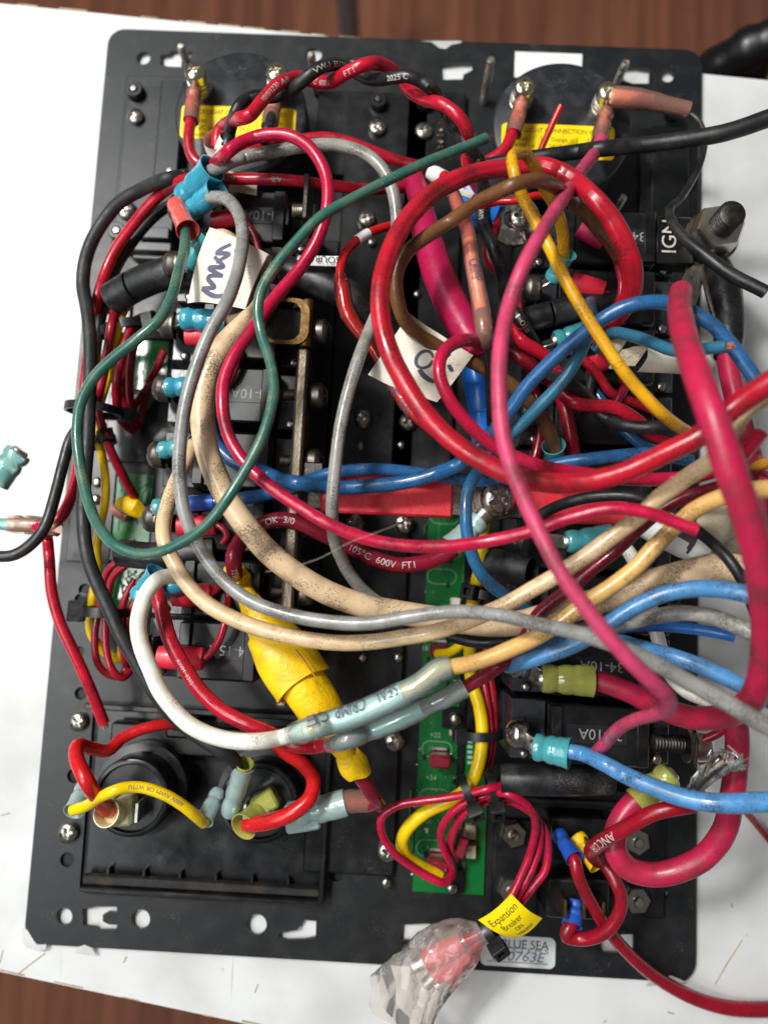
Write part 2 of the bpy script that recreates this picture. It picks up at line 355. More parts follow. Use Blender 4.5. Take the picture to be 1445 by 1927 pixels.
# ------------------------------------------------------------------ wires
WIRES = []
class Wire: pass
def wire(name, label, mk, wpx, pts, cat='wire', group=None, crease=None, extra=(), seg=16, fix=False, ends=None, pname='insulation', step=6., lump=.012):
    """pts: px, py, height above the panel (mm) [, width px]; extra: functions that add parts once the path is settled"""
    q = Wire(); q.name, q.label, q.mk, q.cat, q.group, q.crease, q.extra, q.seg, q.fix, q.ends, q.pname, q.lump = name, label, mk, cat, group, crease, extra, seg, fix, ends, pname, lump
    c = []
    for p in pts: c.append((p[0], p[1], p[2], p[3] if len(p) > 3 else wpx))
    q.s = spline(c, step); q.r = np.array([mm(a[3], a[2]) / 2 for a in q.s])
    q.h0 = q.s[:, 2].copy(); WIRES.append(q); return q
def relax(iters=60):
    """wires that cross are parted in height only, upper one up and lower one down, so that none runs through another"""
    idx = []; loc = []
    for i, q in enumerate(WIRES):
        for k in range(len(q.s)): idx.append((i, k))
    idx = np.array(idx); R = np.concatenate([q.r for q in WIRES]); H0 = np.concatenate([q.h0 for q in WIRES])
    XY = np.concatenate([q.s[:, :2] for q in WIRES]); H = H0.copy()
    pin = np.concatenate([(np.zeros(len(q.s)) if q.fix else np.minimum(1, np.minimum(np.arange(len(q.s)), np.arange(len(q.s))[::-1]) / 6.)) for q in WIRES])
    # candidate pairs: near in the picture
    cell = 40.; grid = {}
    for a, (x, y) in enumerate(XY): grid.setdefault((int(x // cell), int(y // cell)), []).append(a)
    ia, ib = [], []
    for (gx, gy), A in grid.items():
        Bn = [b for dx in (-1, 0, 1) for dy in (-1, 0, 1) for b in grid.get((gx + dx, gy + dy), [])]
        A_ = np.array(A); B_ = np.array(Bn)
        d = np.hypot(XY[A_][:, 0][:, None] - XY[B_][:, 0][None], XY[A_][:, 1][:, None] - XY[B_][:, 1][None])
        wi = idx[A_, 0][:, None] < idx[B_, 0][None]
        lim = (R[A_][:, None] + R[B_][None]) * 8.5
        aa, bb = np.nonzero(wi & (d < lim)); ia.append(A_[aa]); ib.append(B_[bb])
    ia = np.concatenate(ia); ib = np.concatenate(ib)
    # which wire of a crossing is on top: by authored heights averaged close by
    sgn = np.where(H0[ia] >= H0[ib], 1., -1.)
    starts = np.cumsum([0] + [len(q.s) for q in WIRES])
    for it in range(iters):
        W3 = PA(np.column_stack([XY, H])); d = W3[ia] - W3[ib]; lat = np.hypot(d[:, 0], d[:, 1]); need = (R[ia] + R[ib]) * 1.0
        ok = lat < need; want = np.sqrt(np.maximum(need ** 2 - lat ** 2, 0)); gap = sgn * d[:, 2]; push = np.where(ok, np.maximum(0, want - gap), 0) * .5
        up = np.zeros(len(H)); dn = np.zeros(len(H))
        pa = push * sgn
        np.maximum.at(up, ia, np.maximum(pa, 0)); np.maximum.at(dn, ia, np.maximum(-pa, 0))
        np.maximum.at(up, ib, np.maximum(-pa, 0)); np.maximum.at(dn, ib, np.maximum(pa, 0))
        dh = (up - dn) * pin * .7
        for i in range(len(WIRES)):
            a, b = starts[i], starts[i + 1]; v = dh[a:b]
            if not np.any(v): continue
            k = np.exp(-.5 * (np.arange(-9, 10) / 4.) ** 2); k /= k.max()
            sm = np.convolve(v, k, 'same')[:len(v)] if len(v) >= 19 else v
            mxv = np.abs(v).max(); 
            if np.abs(sm).max() > 0: sm = sm * mxv / np.abs(sm).max()
            H[a:b] += np.where(np.abs(sm) > np.abs(v), sm, v) * pin[a:b]
    bad = int(np.sum(push > .6)); print('relax: pairs', len(ia), 'left', bad, 'max', float(push.max() if len(push) else 0))
    for i, q in enumerate(WIRES):
        q.s[:, 2] = H[starts[i]:starts[i + 1]]
        h = q.s[:, 2].copy(); k = np.ones(5) / 5
        if len(h) > 12 and not q.fix: h[3:-3] = np.convolve(h, k, 'same')[3:-3]; q.s[:, 2] = h
def build_wires():
    for q in WIRES:
        q.p = PA(q.s[:, :3]); n = len(q.p)
        if n > 24 and not q.fix:             # hand-bent wire is never a perfect curve
            g = np.random.RandomState(n * 7 + int(q.s[0, 0])); j = g.randn(n // 8 + 4, 3); x = np.arange(n) / 8.; e = np.minimum(1, np.minimum(np.arange(n), np.arange(n)[::-1]) / 10.)
            q.p = q.p + np.stack([np.interp(x, np.arange(len(j)), np.convolve(j[:, k], [.25, .5, .25], 'same')) for k in range(3)], 1) * e[:, None] * np.array([.22, .22, .12])
        org = q.p[0]
        shape = None
        if q.crease:
            a0, dep = q.crease
            shape = lambda t, a0=a0, dep=dep: 1 - dep * math.exp(-((((t - a0 + math.pi) % (2 * math.pi)) - math.pi) / .22) ** 2) - dep * .8 * math.exp(-((((t - a0 + 2 * math.pi) % (2 * math.pi)) - math.pi) / .22) ** 2)
        r = q.r.copy()
        if q.lump:
            g = np.random.RandomState(len(r)); k = np.convolve(g.randn(len(r) + 8), np.ones(7) / 7, 'same')[4:-4] * 1.6; r = r * (1 + q.lump * k)
        mb = MB().tube(q.p, r, q.seg, shape)
        if q.extra or q.ends:
            t = Thing(q.name, q.label, q.cat, org, q.group); q.t = t; t.part(q.pname, mb, q.mk)
            if q.ends:
                for e, kind in q.ends: strands(q, e, kind)
            for fn in q.extra: fn(q)
        else:
            o = mb.build(q.name, q.mk, org); tag(o, q.label, q.cat, q.group)
def path_at(q, f):
    L = np.concatenate([[0], np.cumsum(np.linalg.norm(np.diff(q.p, axis=0), axis=1))]); s = f * L[-1]
    return np.array([np.interp(s, L, q.p[:, k]) for k in range(3)]), np.interp(s, L, q.r), L[-1]
def strands(q, end, kind):
    """bare conductor showing at a cut end"""
    p = q.p[-1] if end else q.p[0]; d = nrm(q.p[-1] - q.p[-4]) if end else nrm(q.p[0] - q.p[3]); r = q.r[-1] if end else q.r[0]
    mb = MB(); e1 = nrm(np.cross(d, (.3, .2, 1))); e2 = np.cross(d, e1)
    for k in range(7):
        a = k * math.pi / 3; o = (e1 * math.cos(a) + e2 * math.sin(a)) * (0 if k == 6 else r * .42)
        mb.tube([p + o - d * .4, p + o + d * (r * .8 + .2 * (k % 3))], [r * .2, r * .19], 7)
    q.t.part('conductor', mb, kind)['kind'] = 'stuff'
def printed(text, f, size, mk='printwhite', ang=.0, flip=False, sp=1.0, rf=1.01):
    def fn(q):
        v, fc = textgeo(text)
        if not len(v): return
        if mk == 'printwhite': v = v * .68
        L = np.concatenate([[0], np.cumsum(np.linalg.norm(np.diff(q.p, axis=0), axis=1))]); T = np.gradient(q.p, axis=0); T /= np.linalg.norm(T, axis=1)[:, None]
        out = []
        sg = -1 if flip else 1
        for x, y in v:
            s = f * L[-1] + sg * x * size * sp; y2 = sg * y * size
            c = np.array([np.interp(s, L, q.p[:, k]) for k in range(3)]); t = nrm([np.interp(s, L, T[:, k]) for k in range(3)]); r = np.interp(s, L, q.r)
            n = CAM - c; n = nrm(n - t * (n @ t)); b = np.cross(n, t); a = y2 / r + ang
            out.append(c + (n * math.cos(a) + b * math.sin(a)) * (r * rf + .03))
        q.t.part('print', MB().add(out, fc), mk, smooth=False)
    return fn
def shrink(f0, f1, mk, prof=None, wpx=None, name='heat_shrink', lump=.04, n=20):
    """heat-shrink tube round part of the wire: prof = list of (0..1 along it, factor of the wire's radius)"""
    def fn(q):
        k = 36; fs = np.linspace(f0, f1, k); c = []; r = []
        g = np.random.RandomState(int(f0 * 1000) + k)
        for i, f in enumerate(fs):
            p, rr, L = path_at(q, f); t = i / (k - 1)
            fac = np.interp(t, [a for a, _ in prof], [b for _, b in prof]) if prof else 1.25
            c.append(p); r.append(rr * fac * (1 + lump * (g.rand() - .5)))
        q.t.part(name, MB().tube(c, r, n, caps=False), mk)
    return fn
def barrel(f0, f1, mk='barrelpale', fac=1.05, name='butt_barrel'):
    def fn(q):
        c = []; r = []
        for f in np.linspace(f0, f1, 14):
            p, rr, L = path_at(q, f); c.append(p); r.append(rr * fac)
        r = np.array(r); r[4] *= .86; r[9] *= .86
        q.t.part(name, MB().tube(c, r, 16), mk)
    return fn
def band(f0, f1, mk, fac=1.08, name='marker_band'):
    def fn(q):
        c = []; r = []
        for f in np.linspace(f0, f1, 10):
            p, rr, L = path_at(q, f); c.append(p); r.append(rr * fac)
        q.t.part(name, MB().tube(c, r, 16), mk)
    return fn
def crimp(t, a, b, wpx, mk, screw=None, lug='tinned', bell=1.16, name='crimp_sleeve', parent=None, axis=None, tongue=True):
    """insulated crimp terminal: a = lug end, b = mouth where the wire enters (px, py, h)"""
    A, B = P(*a), P(*b); ax = B - A; L = np.linalg.norm(ax); ax = ax / L; r = mm(wpx, b[2]) / 2 / 1.08
    prof = [(.35 * r, 0), (.8 * r, .0), (.93 * r, .04 * L), (.96 * r, .16 * L), (.9 * r, .24 * L), (.82 * r, .3 * L), (.9 * r, .37 * L), (.97 * r, .45 * L), (.97 * r, .55 * L), (.93 * r, .6 * L), (.98 * r, .67 * L), (1.0 * r, .82 * L), (bell * r, .985 * L),
            (bell * r * 1.01, L), (bell * r * .93, L * 1.0), (.84 * r, .84 * L), (.76 * r, .66 * L), (.4 * r, .55 * L), (0, .55 * L)]
    o = t.part(name, MB().lathe(A, ax, prof, 28), mk, parent)
    if mk == 'shellpink': t.part('inner_barrel', MB().lathe(A, ax, [(0, .1 * L), (.62 * r, .1 * L), (.66 * r, .3 * L), (.58 * r, .42 * L), (.64 * r, .55 * L), (0, .55 * L)], 18), 'barrelcopper', parent)
    if tongue:
        mb = MB(); side = nrm(np.cross(ax, (0, 0, 1))); up = np.cross(side, ax)
        mb.lathe(A - ax * .2, -ax, [(r * .62, -1.), (r * .62, .0), (r * .5, .8), (0, .8)], 16)
        if screw is not None:
            C = np.asarray(screw, float); sa = nrm(axis if axis is not None else (-1, 0, 0))
            d = C - A; l = np.linalg.norm(d)
            if l > 1:
                dd = d / l; sv = np.cross(dd, sa); sv = nrm(sv) if np.linalg.norm(sv) > .1 else nrm(np.cross(dd, (0, 0, 1))); nv = np.cross(sv, dd)
                Rm = np.stack([dd, sv, nv], 1); mb.box((A + C) / 2 - dd * .5, (max(l / 2, .6), r * .62, .5), Rm, .2)
            mb.lathe(C - sa * .5, sa, [(1.6, 0), (r * .95, 0), (r * .97, .2), (r * .95, .9), (1.6, .9), (1.6, 0)], 24)
        t.part('ring_lug' if screw is not None else 'lug', mb, lug, parent)
    return o
def cable_tie(label, c, d, rx, rz, wid=2.4, head=0., mk='tie', hs=1.0, tail=None, group='cable ties'):
    """c: px,py,h centre; d: px direction of the bundle; strap loop with a ratchet head (head = angle round the loop)"""
    C = P(*c); D = P(c[0] + d[0], c[1] + d[1], c[2] + (d[2] if len(d) > 2 else 0)) - C; ax = nrm(D); u = nrm(np.cross((0, 0, 1), ax)); v = np.cross(ax, u)
    t = Thing('cable_tie', label, 'cable tie', C - np.array([0, 0, rz]), group); mb = MB(); n = 40; V = []; F = []
    for k in range(n):
        a = 2 * math.pi * k / n
        for (ro, so) in ((0, -wid / 2), (0, wid / 2), (.9, wid / 2), (.9, -wid / 2)):
            V.append(C + u * math.cos(a) * (rx + ro) + v * math.sin(a) * (rz + ro) + ax * so)
    for k in range(n):
        k2 = (k + 1) % n
        for j in range(4): F.append((k * 4 + j, k2 * 4 + j, k2 * 4 + (j + 1) % 4, k * 4 + (j + 1) % 4))
    t.part('strap', mb.add(V, F), mk)
    hd = u * math.cos(head) + v * math.sin(head); tg = -u * math.sin(head) + v * math.cos(head); hc = C + u * math.cos(head) * (rx + 2.0) + v * math.sin(head) * (rz + 2.0)
    R = np.stack([ax, tg, hd], 1); w2 = wid * .85 * hs; mb = MB()
    V = []; F = []; z = 2.0 * hs
    for a_, b_, zz in ((1., 1.05, -z), (1., 1.05, z - .3), (.9, .95, z), (.46, .5, z), (.42, .46, -z)):
        for sx, sy in ((-1, -1), (1, -1), (1, 1), (-1, 1)): V.append(hc + ax * sx * a_ * w2 + tg * sy * b_ * w2 + hd * zz)
    for l in range(5):
        for j in range(4): F.append((l * 4 + j, l * 4 + (j + 1) % 4, ((l + 1) % 5) * 4 + (j + 1) % 4, ((l + 1) % 5) * 4 + j))
    t.part('ratchet_head', mb.add(V, F), mk); t.part('pawl', MB().box(hc - hd * .5 + tg * w2 * .12, (w2 * .4, w2 * .28, 1.2 * hs), R, .15), mk)
    if tail: t.part('strap_tail', MB().tube([P(*q) for q in tail], mm(9, tail[0][2]) / 2, 8, squash=.45), mk)
    return t
def sheet(t, name, corners, mk, bulge=(0, 0), thick=.25, n=12, parent=None, rip=0., curl=0.):
    """thin paper or vinyl flag from four px,py,h corners (going round); returns the point function of u,v in 0..1"""
    c = [P(*q) for q in corners]; nv = nrm(np.cross(c[1] - c[0], c[3] - c[0])); nv = nv if nv[2] > 0 else -nv
    def f(u, v):
        p = (c[0] * (1 - u) + c[1] * u) * (1 - v) + (c[3] * (1 - u) + c[2] * u) * v
        return p + nv * (bulge[0] * math.sin(math.pi * u) + bulge[1] * math.sin(math.pi * v) + rip * math.sin(9 * u + 5 * v) + curl * (u * u))
    V = []; F = []
    for s_ in (0, 1):
        for i in range(n + 1):
            for j in range(n + 1): V.append(f(i / n, j / n) + nv * (-thick * s_))
    m = (n + 1) ** 2; ix = lambda i, j, s_: s_ * m + i * (n + 1) + j
    for i in range(n):
        for j in range(n):
            F.append((ix(i, j, 0), ix(i + 1, j, 0), ix(i + 1, j + 1, 0), ix(i, j + 1, 0))); F.append((ix(i, j, 1), ix(i, j + 1, 1), ix(i + 1, j + 1, 1), ix(i + 1, j, 1)))
    for i in range(n):
        F += [(ix(i, 0, 0), ix(i, 0, 1), ix(i + 1, 0, 1), ix(i + 1, 0, 0)), (ix(i, n, 0), ix(i + 1, n, 0), ix(i + 1, n, 1), ix(i, n, 1)),
              (ix(0, i, 0), ix(0, i + 1, 0), ix(0, i + 1, 1), ix(0, i, 1)), (ix(n, i, 0), ix(n, i, 1), ix(n, i + 1, 1), ix(n, i + 1, 0))]
    o = t.part(name, MB().add(V, F), mk, parent)
    return (lambda u, v: f(u, v) + nv * .06), o
def stroke(t, name, fn, uv, wid, mk, parent=None):
    """one pen stroke as a flat ribbon on a sheet: uv polyline in sheet coordinates, wid in sheet units"""
    q = spline([(a * 100, b * 100, 0, 0) for a, b in uv], 2.)[:, :2] / 100; T = np.gradient(q, axis=0); T /= np.maximum(np.linalg.norm(T, axis=1), 1e-9)[:, None]
    V = []; F = []
    for i, (p, d) in enumerate(zip(q, T)):
        wv = wid * (.75 + .25 * math.sin(math.pi * i / (len(q) - 1)))
        V.append(fn(p[0] - d[1] * wv, p[1] + d[0] * wv)); V.append(fn(p[0] + d[1] * wv, p[1] - d[0] * wv))
    for i in range(len(q) - 1): F.append((2 * i, 2 * i + 1, 2 * i + 3, 2 * i + 2))
    return t.part(name, MB().add(V, F), mk, parent, smooth=False)

# ================================================================== THE SETTING
ZT = -2.4                                   # table top, the panel lies face down on it
FLOOR = -720.0
fb = MB(); fb.plate(-1400, -1500, 1400, 1700, FLOOR - 30, FLOOR - 4)
def wood(name, a, b):
    m, nt, bs = nodes(name); N = nt.nodes; L = nt.links; tc = N.new('ShaderNodeTexCoord'); mp = N.new('ShaderNodeMapping'); mp.inputs['Scale'].default_value = (22, 1.2, 5)
    oi = N.new('ShaderNodeObjectInfo'); L.new(tc.outputs['Object'], mp.inputs['Vector']); L.new(oi.outputs['Random'], mp.inputs['Location'])
    n = N.new('ShaderNodeTexNoise'); n.inputs['Scale'].default_value = 3; n.inputs['Detail'].default_value = 6; L.new(mp.outputs[0], n.inputs['Vector'])
    cr = N.new('ShaderNodeValToRGB'); cr.color_ramp.elements[0].color = lin(a); cr.color_ramp.elements[1].color = lin(b); cr.color_ramp.elements[0].position = .3; cr.color_ramp.elements[1].position = .7
    ad = N.new('ShaderNodeMath'); ad.operation = 'MULTIPLY_ADD'; ad.inputs[1].default_value = .2; L.new(oi.outputs['Random'], ad.inputs[0])
    sb = N.new('ShaderNodeMath'); sb.operation = 'SUBTRACT'; sb.inputs[1].default_value = .1; L.new(n.outputs[0], sb.inputs[0]); L.new(sb.outputs[0], ad.inputs[2])
    L.new(ad.outputs[0], cr.inputs[0]); L.new(cr.outputs[0], bs.inputs['Base Color']); bs.inputs['Roughness'].default_value = .45; MATS[name] = m
wood('wood', (118, 70, 50), (168, 106, 80))
fl = struct(fb.build('floor', 'wood', (0, 0, FLOOR)))
pm = None
for k in range(28):
    x = -1250 + k * 92
    o = MB().plate(-45.8, -1450, 45.8, 1650, 0, 12, .6).build('floor_plank', 'wood', (0, 0, 0), fl) if pm is None else bpy.data.objects.new('floor_plank', pm)
    if pm is None: pm = o.data
    else: COL.objects.link(o); o.parent = fl
    o.location = Vector((x * S, 0, -4 * S))

# ---- table: chipped white-painted board
def paintmat():
    m, nt, b = nodes('tablepaint'); N = nt.nodes; L = nt.links; tc = N.new('ShaderNodeTexCoord')
    n = N.new('ShaderNodeTexNoise'); n.inputs['Scale'].default_value = 30; n.inputs['Detail'].default_value = 8; L.new(tc.outputs['Object'], n.inputs['Vector'])
    cr = N.new('ShaderNodeValToRGB'); e = cr.color_ramp.elements; e[0].position = .3; e[0].color = lin((196, 196, 193)); e[1].position = .62; e[1].color = lin((222, 223, 222))
    L.new(n.outputs[0], cr.inputs[0])
    v = N.new('ShaderNodeTexNoise'); v.inputs['Scale'].default_value = 230; v.inputs['Detail'].default_value = 3; L.new(tc.outputs['Object'], v.inputs['Vector'])
    r = N.new('ShaderNodeMapRange'); r.inputs[1].default_value = .73; r.inputs[2].default_value = .78; r.inputs[4].default_value = .6; L.new(v.outputs[0], r.inputs[0])
    mp = N.new('ShaderNodeMapping'); mp.inputs['Rotation'].default_value = (0, 0, .6); mp.inputs['Scale'].default_value = (330, 16, 20); L.new(tc.outputs['Object'], mp.inputs['Vector'])
    s = N.new('ShaderNodeTexNoise'); s.inputs['Scale'].default_value = 1; s.inputs['Detail'].default_value = 2; L.new(mp.outputs[0], s.inputs['Vector'])
    r2 = N.new('ShaderNodeMapRange'); r2.inputs[1].default_value = .76; r2.inputs[2].default_value = .8; r2.inputs[4].default_value = .5; L.new(s.outputs[0], r2.inputs[0])
    mx = N.new('ShaderNodeMath'); mx.operation = 'MAXIMUM'; L.new(r.outputs[0], mx.inputs[0]); L.new(r2.outputs[0], mx.inputs[1])
    mi = N.new('ShaderNodeMix'); mi.data_type = 'RGBA'; L.new(mx.outputs[0], mi.inputs[0]); L.new(cr.outputs[0], mi.inputs[6]); mi.inputs[7].default_value = lin((150, 138, 116)); L.new(mi.outputs[2], b.inputs['Base Color'])
    b.inputs['Roughness'].default_value = .42
    bp = N.new('ShaderNodeBump'); bp.inputs['Strength'].default_value = .15; bp.inputs['Distance'].default_value = .0006; L.new(n.outputs[0], bp.inputs['Height']); L.new(bp.outputs[0], b.inputs['Normal']); MATS['tablepaint'] = m
paintmat(); mat('tableedge', (176, 160, 132), .7, dirt=.9, dirtcol=(110, 84, 56), var=.2)
def edge_line(p, q, x0, x1):                # straight table edge through two picture points, drawn out to x0..x1
    A, B = P(*p, ZT), P(*q, ZT); s = (B[1] - A[1]) / (B[0] - A[0]); return (x0, A[1] + s * (x0 - A[0])), (x1, A[1] + s * (x1 - A[0]))
a, b_ = edge_line((0, 5), (1445, 150), -520, 420); d_, c_ = edge_line((0, 1830), (400, 1915), -520, 420)
tt = Thing('table', 'white painted tabletop with chipped edges under the panel', 'table', (0, 0, ZT - 18))
def poly_prism(poly, z0, z1, ins=0.):
    mb = MB(); n = len(poly); c = np.mean(poly, 0); V = []
    for z, k in ((z0, 0), (z1 - ins, 0), (z1, ins)):
        for p in poly: d = nrm(c - np.array(p)); V.append((p[0] + d[0] * k, p[1] + d[1] * k, z))
    F = [tuple(range(n))[::-1], tuple(2 * n + i for i in range(n))]
    for l in range(2):
        for i in range(n): F.append((l * n + i, l * n + (i + 1) % n, (l + 1) * n + (i + 1) % n, (l + 1) * n + i))
    return mb.add(V, F)
quad = [d_, c_, b_, a]
tt.part('board', poly_prism(quad, ZT - 18, ZT, .8), 'tablepaint', smooth=False)
ew = MB()                                    # worn bare strip along the far and near edge, broken into chips
rng = random.Random(3)
for (p, q, sg) in ((a, b_, -1), (d_, c_, 1)):
    x = p[0]
    while x < q[0]:
        l = rng.uniform(1.5, 12); y = p[1] + (q[1] - p[1]) * (x - p[0]) / (q[0] - p[0]); wd = rng.uniform(.3, 1.1)
        if rng.random() < .75: ew.box((x + l / 2, y + sg * (wd / 2 - .25), ZT - .52), (l / 2, wd / 2, .6), Matrix.Rotation(math.atan2(q[1] - p[1], q[0] - p[0]), 3, 'Z'), .35)
        x += l + rng.uniform(0, 14)
tt.part('worn_edge', ew, 'tableedge')['kind'] = 'stuff'
mat('scratchmark', (150, 122, 84), .7, var=.3)
for q in ([(72, 1625), (67, 1660), (75, 1702)], [(0, 1814), (7, 1788)], [(34, 1834), (60, 1813), (86, 1794)], [(233, 1812), (239, 1800)], [(1345, 1852), (1368, 1812), (1396, 1768)], [(1255, 1904), (1268, 1908)], [(28, 880), (24, 866)], [(60, 560), (66, 575)], [(1375, 1700), (1377, 1708)], [(20, 1530), (3, 1535)], [(1400, 232), (1420, 230)], [(480, 1868), (486, 1852)]):
    tt.part('scratch', MB().tube([P(x, y, ZT + .02) for x, y in q], .22, 6, squash=.25), 'scratchmark')
for k, (lx, ly) in enumerate(((-440, 150), (360, 120), (-440, -130), (330, -180))):
    tt.part('leg', MB().box((lx, ly, (ZT - 18 + FLOOR + 8) / 2), (20, 20, (ZT - 18 - FLOOR - 8) / 2 - .5), None, 2), 'tablepaint')
# ---- behind the table
pb = P(655, 30, -560); mp_ = Thing('metal_pole', 'grey metal pole standing on the floor behind the table', 'pole', (pb[0], pb[1], FLOOR + 8))
mp_.part('tube', MB().lathe((pb[0], pb[1], FLOOR + 8), (0, 0, 1), [(13, 0), (13, 330), (12, 332), (0, 332)], 24), 'galv')
mp_.part('foot', MB().lathe((pb[0], pb[1], FLOOR + 8), (0, 0, 1), [(20, 0), (20, 14), (15, 22), (13.5, 24)], 24), 'rubberblack')
bgc = P(1432, 128, -40); bgt = Thing('bag', 'black shiny crumpled bag behind the table corner', 'bag', (bgc[0], bgc[1], FLOOR + 8))
bm = bmesh.new(); bmesh.ops.create_icosphere(bm, subdivisions=5, radius=1.)
for v in bm.verts:
    c = v.co.copy(); n = .07 * math.sin(9 * c.x + 4 * c.z) + .06 * math.sin(13 * c.y + 7 * c.x + 2) + .05 * math.sin(17 * c.z - 11 * c.x)
    v.co = c * (1 + n)
bgv = MB().add([(bgc[0] + 12 + v.co.x * 42, bgc[1] + 2 + v.co.y * 22, (-40 + FLOOR + 8) / 2 + v.co.z * (-40 - FLOOR - 8) / 2 * .94) for v in bm.verts], [[q.index for q in f.verts] for f in bm.faces]); bm.free()
bgt.part('body', bgv, 'rubberblack')
bgt.part('handle', MB().tube([(bgc[0] - 20 + 60 * t, bgc[1] + 2 + 4 * math.sin(3 * t), -52 + 24 * math.sin(math.pi * t) ** .6) for t in np.linspace(0, 1, 24)], [9 + .8 * math.sin(40 * t) for t in np.linspace(0, 1, 24)], 14), 'rubberblack')

# ================================================================== THE PANEL
pan = Thing('electrical_panel', 'black electrical distribution panel lying face down on the table', 'panel', (0, 0, ZT))
W2, H2 = 115., 170.
def rrect(x0, y0, x1, y1, r, n=6):
    o = []
    for cx, cy, a0 in ((x1 - r, y1 - r, 0), (x0 + r, y1 - r, 90), (x0 + r, y0 + r, 180), (x1 - r, y0 + r, 270)):
        for k in range(n + 1): a = math.radians(a0 + 90 * k / n); o.append((cx + r * math.cos(a), cy + r * math.sin(a)))
    return o
def circ(px, py, rpx, n=20):
    c = P(px, py, 0); r = mm(rpx, 0); return [(c[0] + r * math.cos(2 * math.pi * k / n), c[1] + r * math.sin(2 * math.pi * k / n)) for k in range(n)]
def pxpoly(pts): return [tuple(P(x, y, 0)[:2]) for x, y in pts]
holes = []
for c in ((270, 109, 14), (121, 1725, 15), (265, 1730, 17), (483, 1740, 18), (1255, 143, 13), (155, 1130, 15), (150, 1225, 9)): holes.append(circ(*c))
for c in ((160, 1110, 12), (153, 1305, 12), (140, 1460, 13), (127, 1618, 13), (632, 1645, 13), (640, 1540, 12), (728, 1447, 11), (735, 1500, 10), (732, 1553, 11)): holes.append(circ(*c))
for c in ((1248, 1683, 9), (590, 103, 17)): holes.append(circ(*c))
holes.append(pxpoly([(302, 103), (318, 101), (322, 95), (340, 94), (350, 98), (362, 95), (361, 106), (352, 112), (342, 112), (341, 126), (318, 125), (302, 122)]))
holes.append(pxpoly([(828, 122), (866, 118), (889, 118), (888, 132), (872, 140), (870, 149), (830, 150)]))
holes.append(pxpoly([(630, 112), (660, 106), (690, 112), (690, 124), (634, 124)]))
holes.append(pxpoly([(1170, 128), (1192, 126), (1222, 130), (1221, 157), (1190, 157), (1170, 150)]))
holes.append(pxpoly([(156, 1710), (174, 1708), (182, 1706), (220, 1706), (221, 1718), (205, 1716), (194, 1722), (194, 1734), (206, 1740), (221, 1740), (219, 1750), (184, 1750), (178, 1744), (156, 1742)]))
holes.append(pxpoly([(595, 1733), (594, 1764), (572, 1768), (540, 1769), (524, 1764), (526, 1756), (560, 1750), (570, 1731)]))
holes.append(pxpoly([(756, 1740), (800, 1738), (826, 1740), (824, 1756), (790, 1758), (788, 1770), (754, 1770)]))
holes.append(pxpoly([(1128, 1760), (1192, 1758), (1191, 1795), (1130, 1793)]))
holes.append([tuple(q[:2]) for q in (P(176, 1335, 0), P(604, 1344, 0), P(603, 1688, 0), P(150, 1672, 0))])      # socket bay
def filled(name, outer, inners, z0, z1, mk, thing, bev=.25, parent=None):
    cu = bpy.data.curves.new(name, 'CURVE'); cu.dimensions = '2D'; cu.fill_mode = 'BOTH'; cu.extrude = (z1 - z0) / 2 * S; cu.bevel_depth = 0
    for pl in [outer] + inners:
        sp = cu.splines.new('POLY'); sp.points.add(len(pl) - 1); sp.use_cyclic_u = True
        for q, (x, y) in zip(sp.points, pl): q.co = ((x - thing.org[0]) * S, (y - thing.org[1]) * S, 0, 1)
    o = bpy.data.objects.new(name, cu); COL.objects.link(o); dg = bpy.context.evaluated_depsgraph_get()
    me = bpy.data.meshes.new_from_object(o.evaluated_get(dg)); bpy.data.objects.remove(o); me.materials.clear(); me.materials.append(MATS[mk])
    zc = ((z0 + z1) / 2 - thing.org[2]) * S
    for v in me.vertices: v.co.z += zc
    o = bpy.data.objects.new(name, me); COL.objects.link(o); o.parent = parent or thing.o; return o
plate = filled('panel_plate', rrect(-W2, -H2, W2, H2, 6.5), holes, -1.2, 0, 'powder', pan)
# rim gasket that lifts the plate off the table
rim = MB()
for x0, y0, x1, y1 in ((-60, -168, -40, -166), (40, -168, 60, -166), (-60, 166, -40, 168), (40, 166, 60, 168)): pan.part('foot', MB().plate(x0, y0, x1, y1, ZT + .02, -1.25, .2), 'plastic')
# dark covers behind the small holes: the front mouldings
fm = MB()
for px0, py0, px1, py1 in ((143, 1080, 172, 1330), (105, 1420, 160, 1650), (614, 1500, 660, 1680), (700, 1425, 760, 1580)):
    A, B = P(px0, py0, -3), P(px1, py1, -3); pan.part('front_moulding', MB().plate(A[0], B[1], B[0], A[1], ZT + .1, -1.4, .2), 'pit')
# chipped paint showing bare metal
ch = [[(43, 1745), (52, 1750), (64, 1770), (70, 1778), (88, 1777), (86, 1786), (74, 1790), (52, 1784), (42, 1772)],
      [(140, 1793), (145, 1783), (160, 1778), (174, 1784), (180, 1797)],
      [(790, 77), (812, 79), (826, 90), (838, 92), (850, 84), (868, 80), (868, 77)],
      [(1212, 1855), (1232, 1842), (1262, 1836), (1280, 1843), (1290, 1849)]]
cmb = MB()
for c in ch:
    q = [P(x, y, .12) for x, y in c]; cmb.add(q, [tuple(range(len(q)))])
pan.part('bare_metal_chip', cmb, 'chip', smooth=False)['kind'] = 'stuff'
def pbox(px0, py0, px1, py1, z0, z1, mk, name, bev=.5, mb=None, parent=None):
    A, B = P(px0, py0, z1), P(px1, py1, z1)
    m = MB().plate(A[0], B[1], B[0], A[1], z0, z1, bev); return pan.part(name, m, mk, parent)
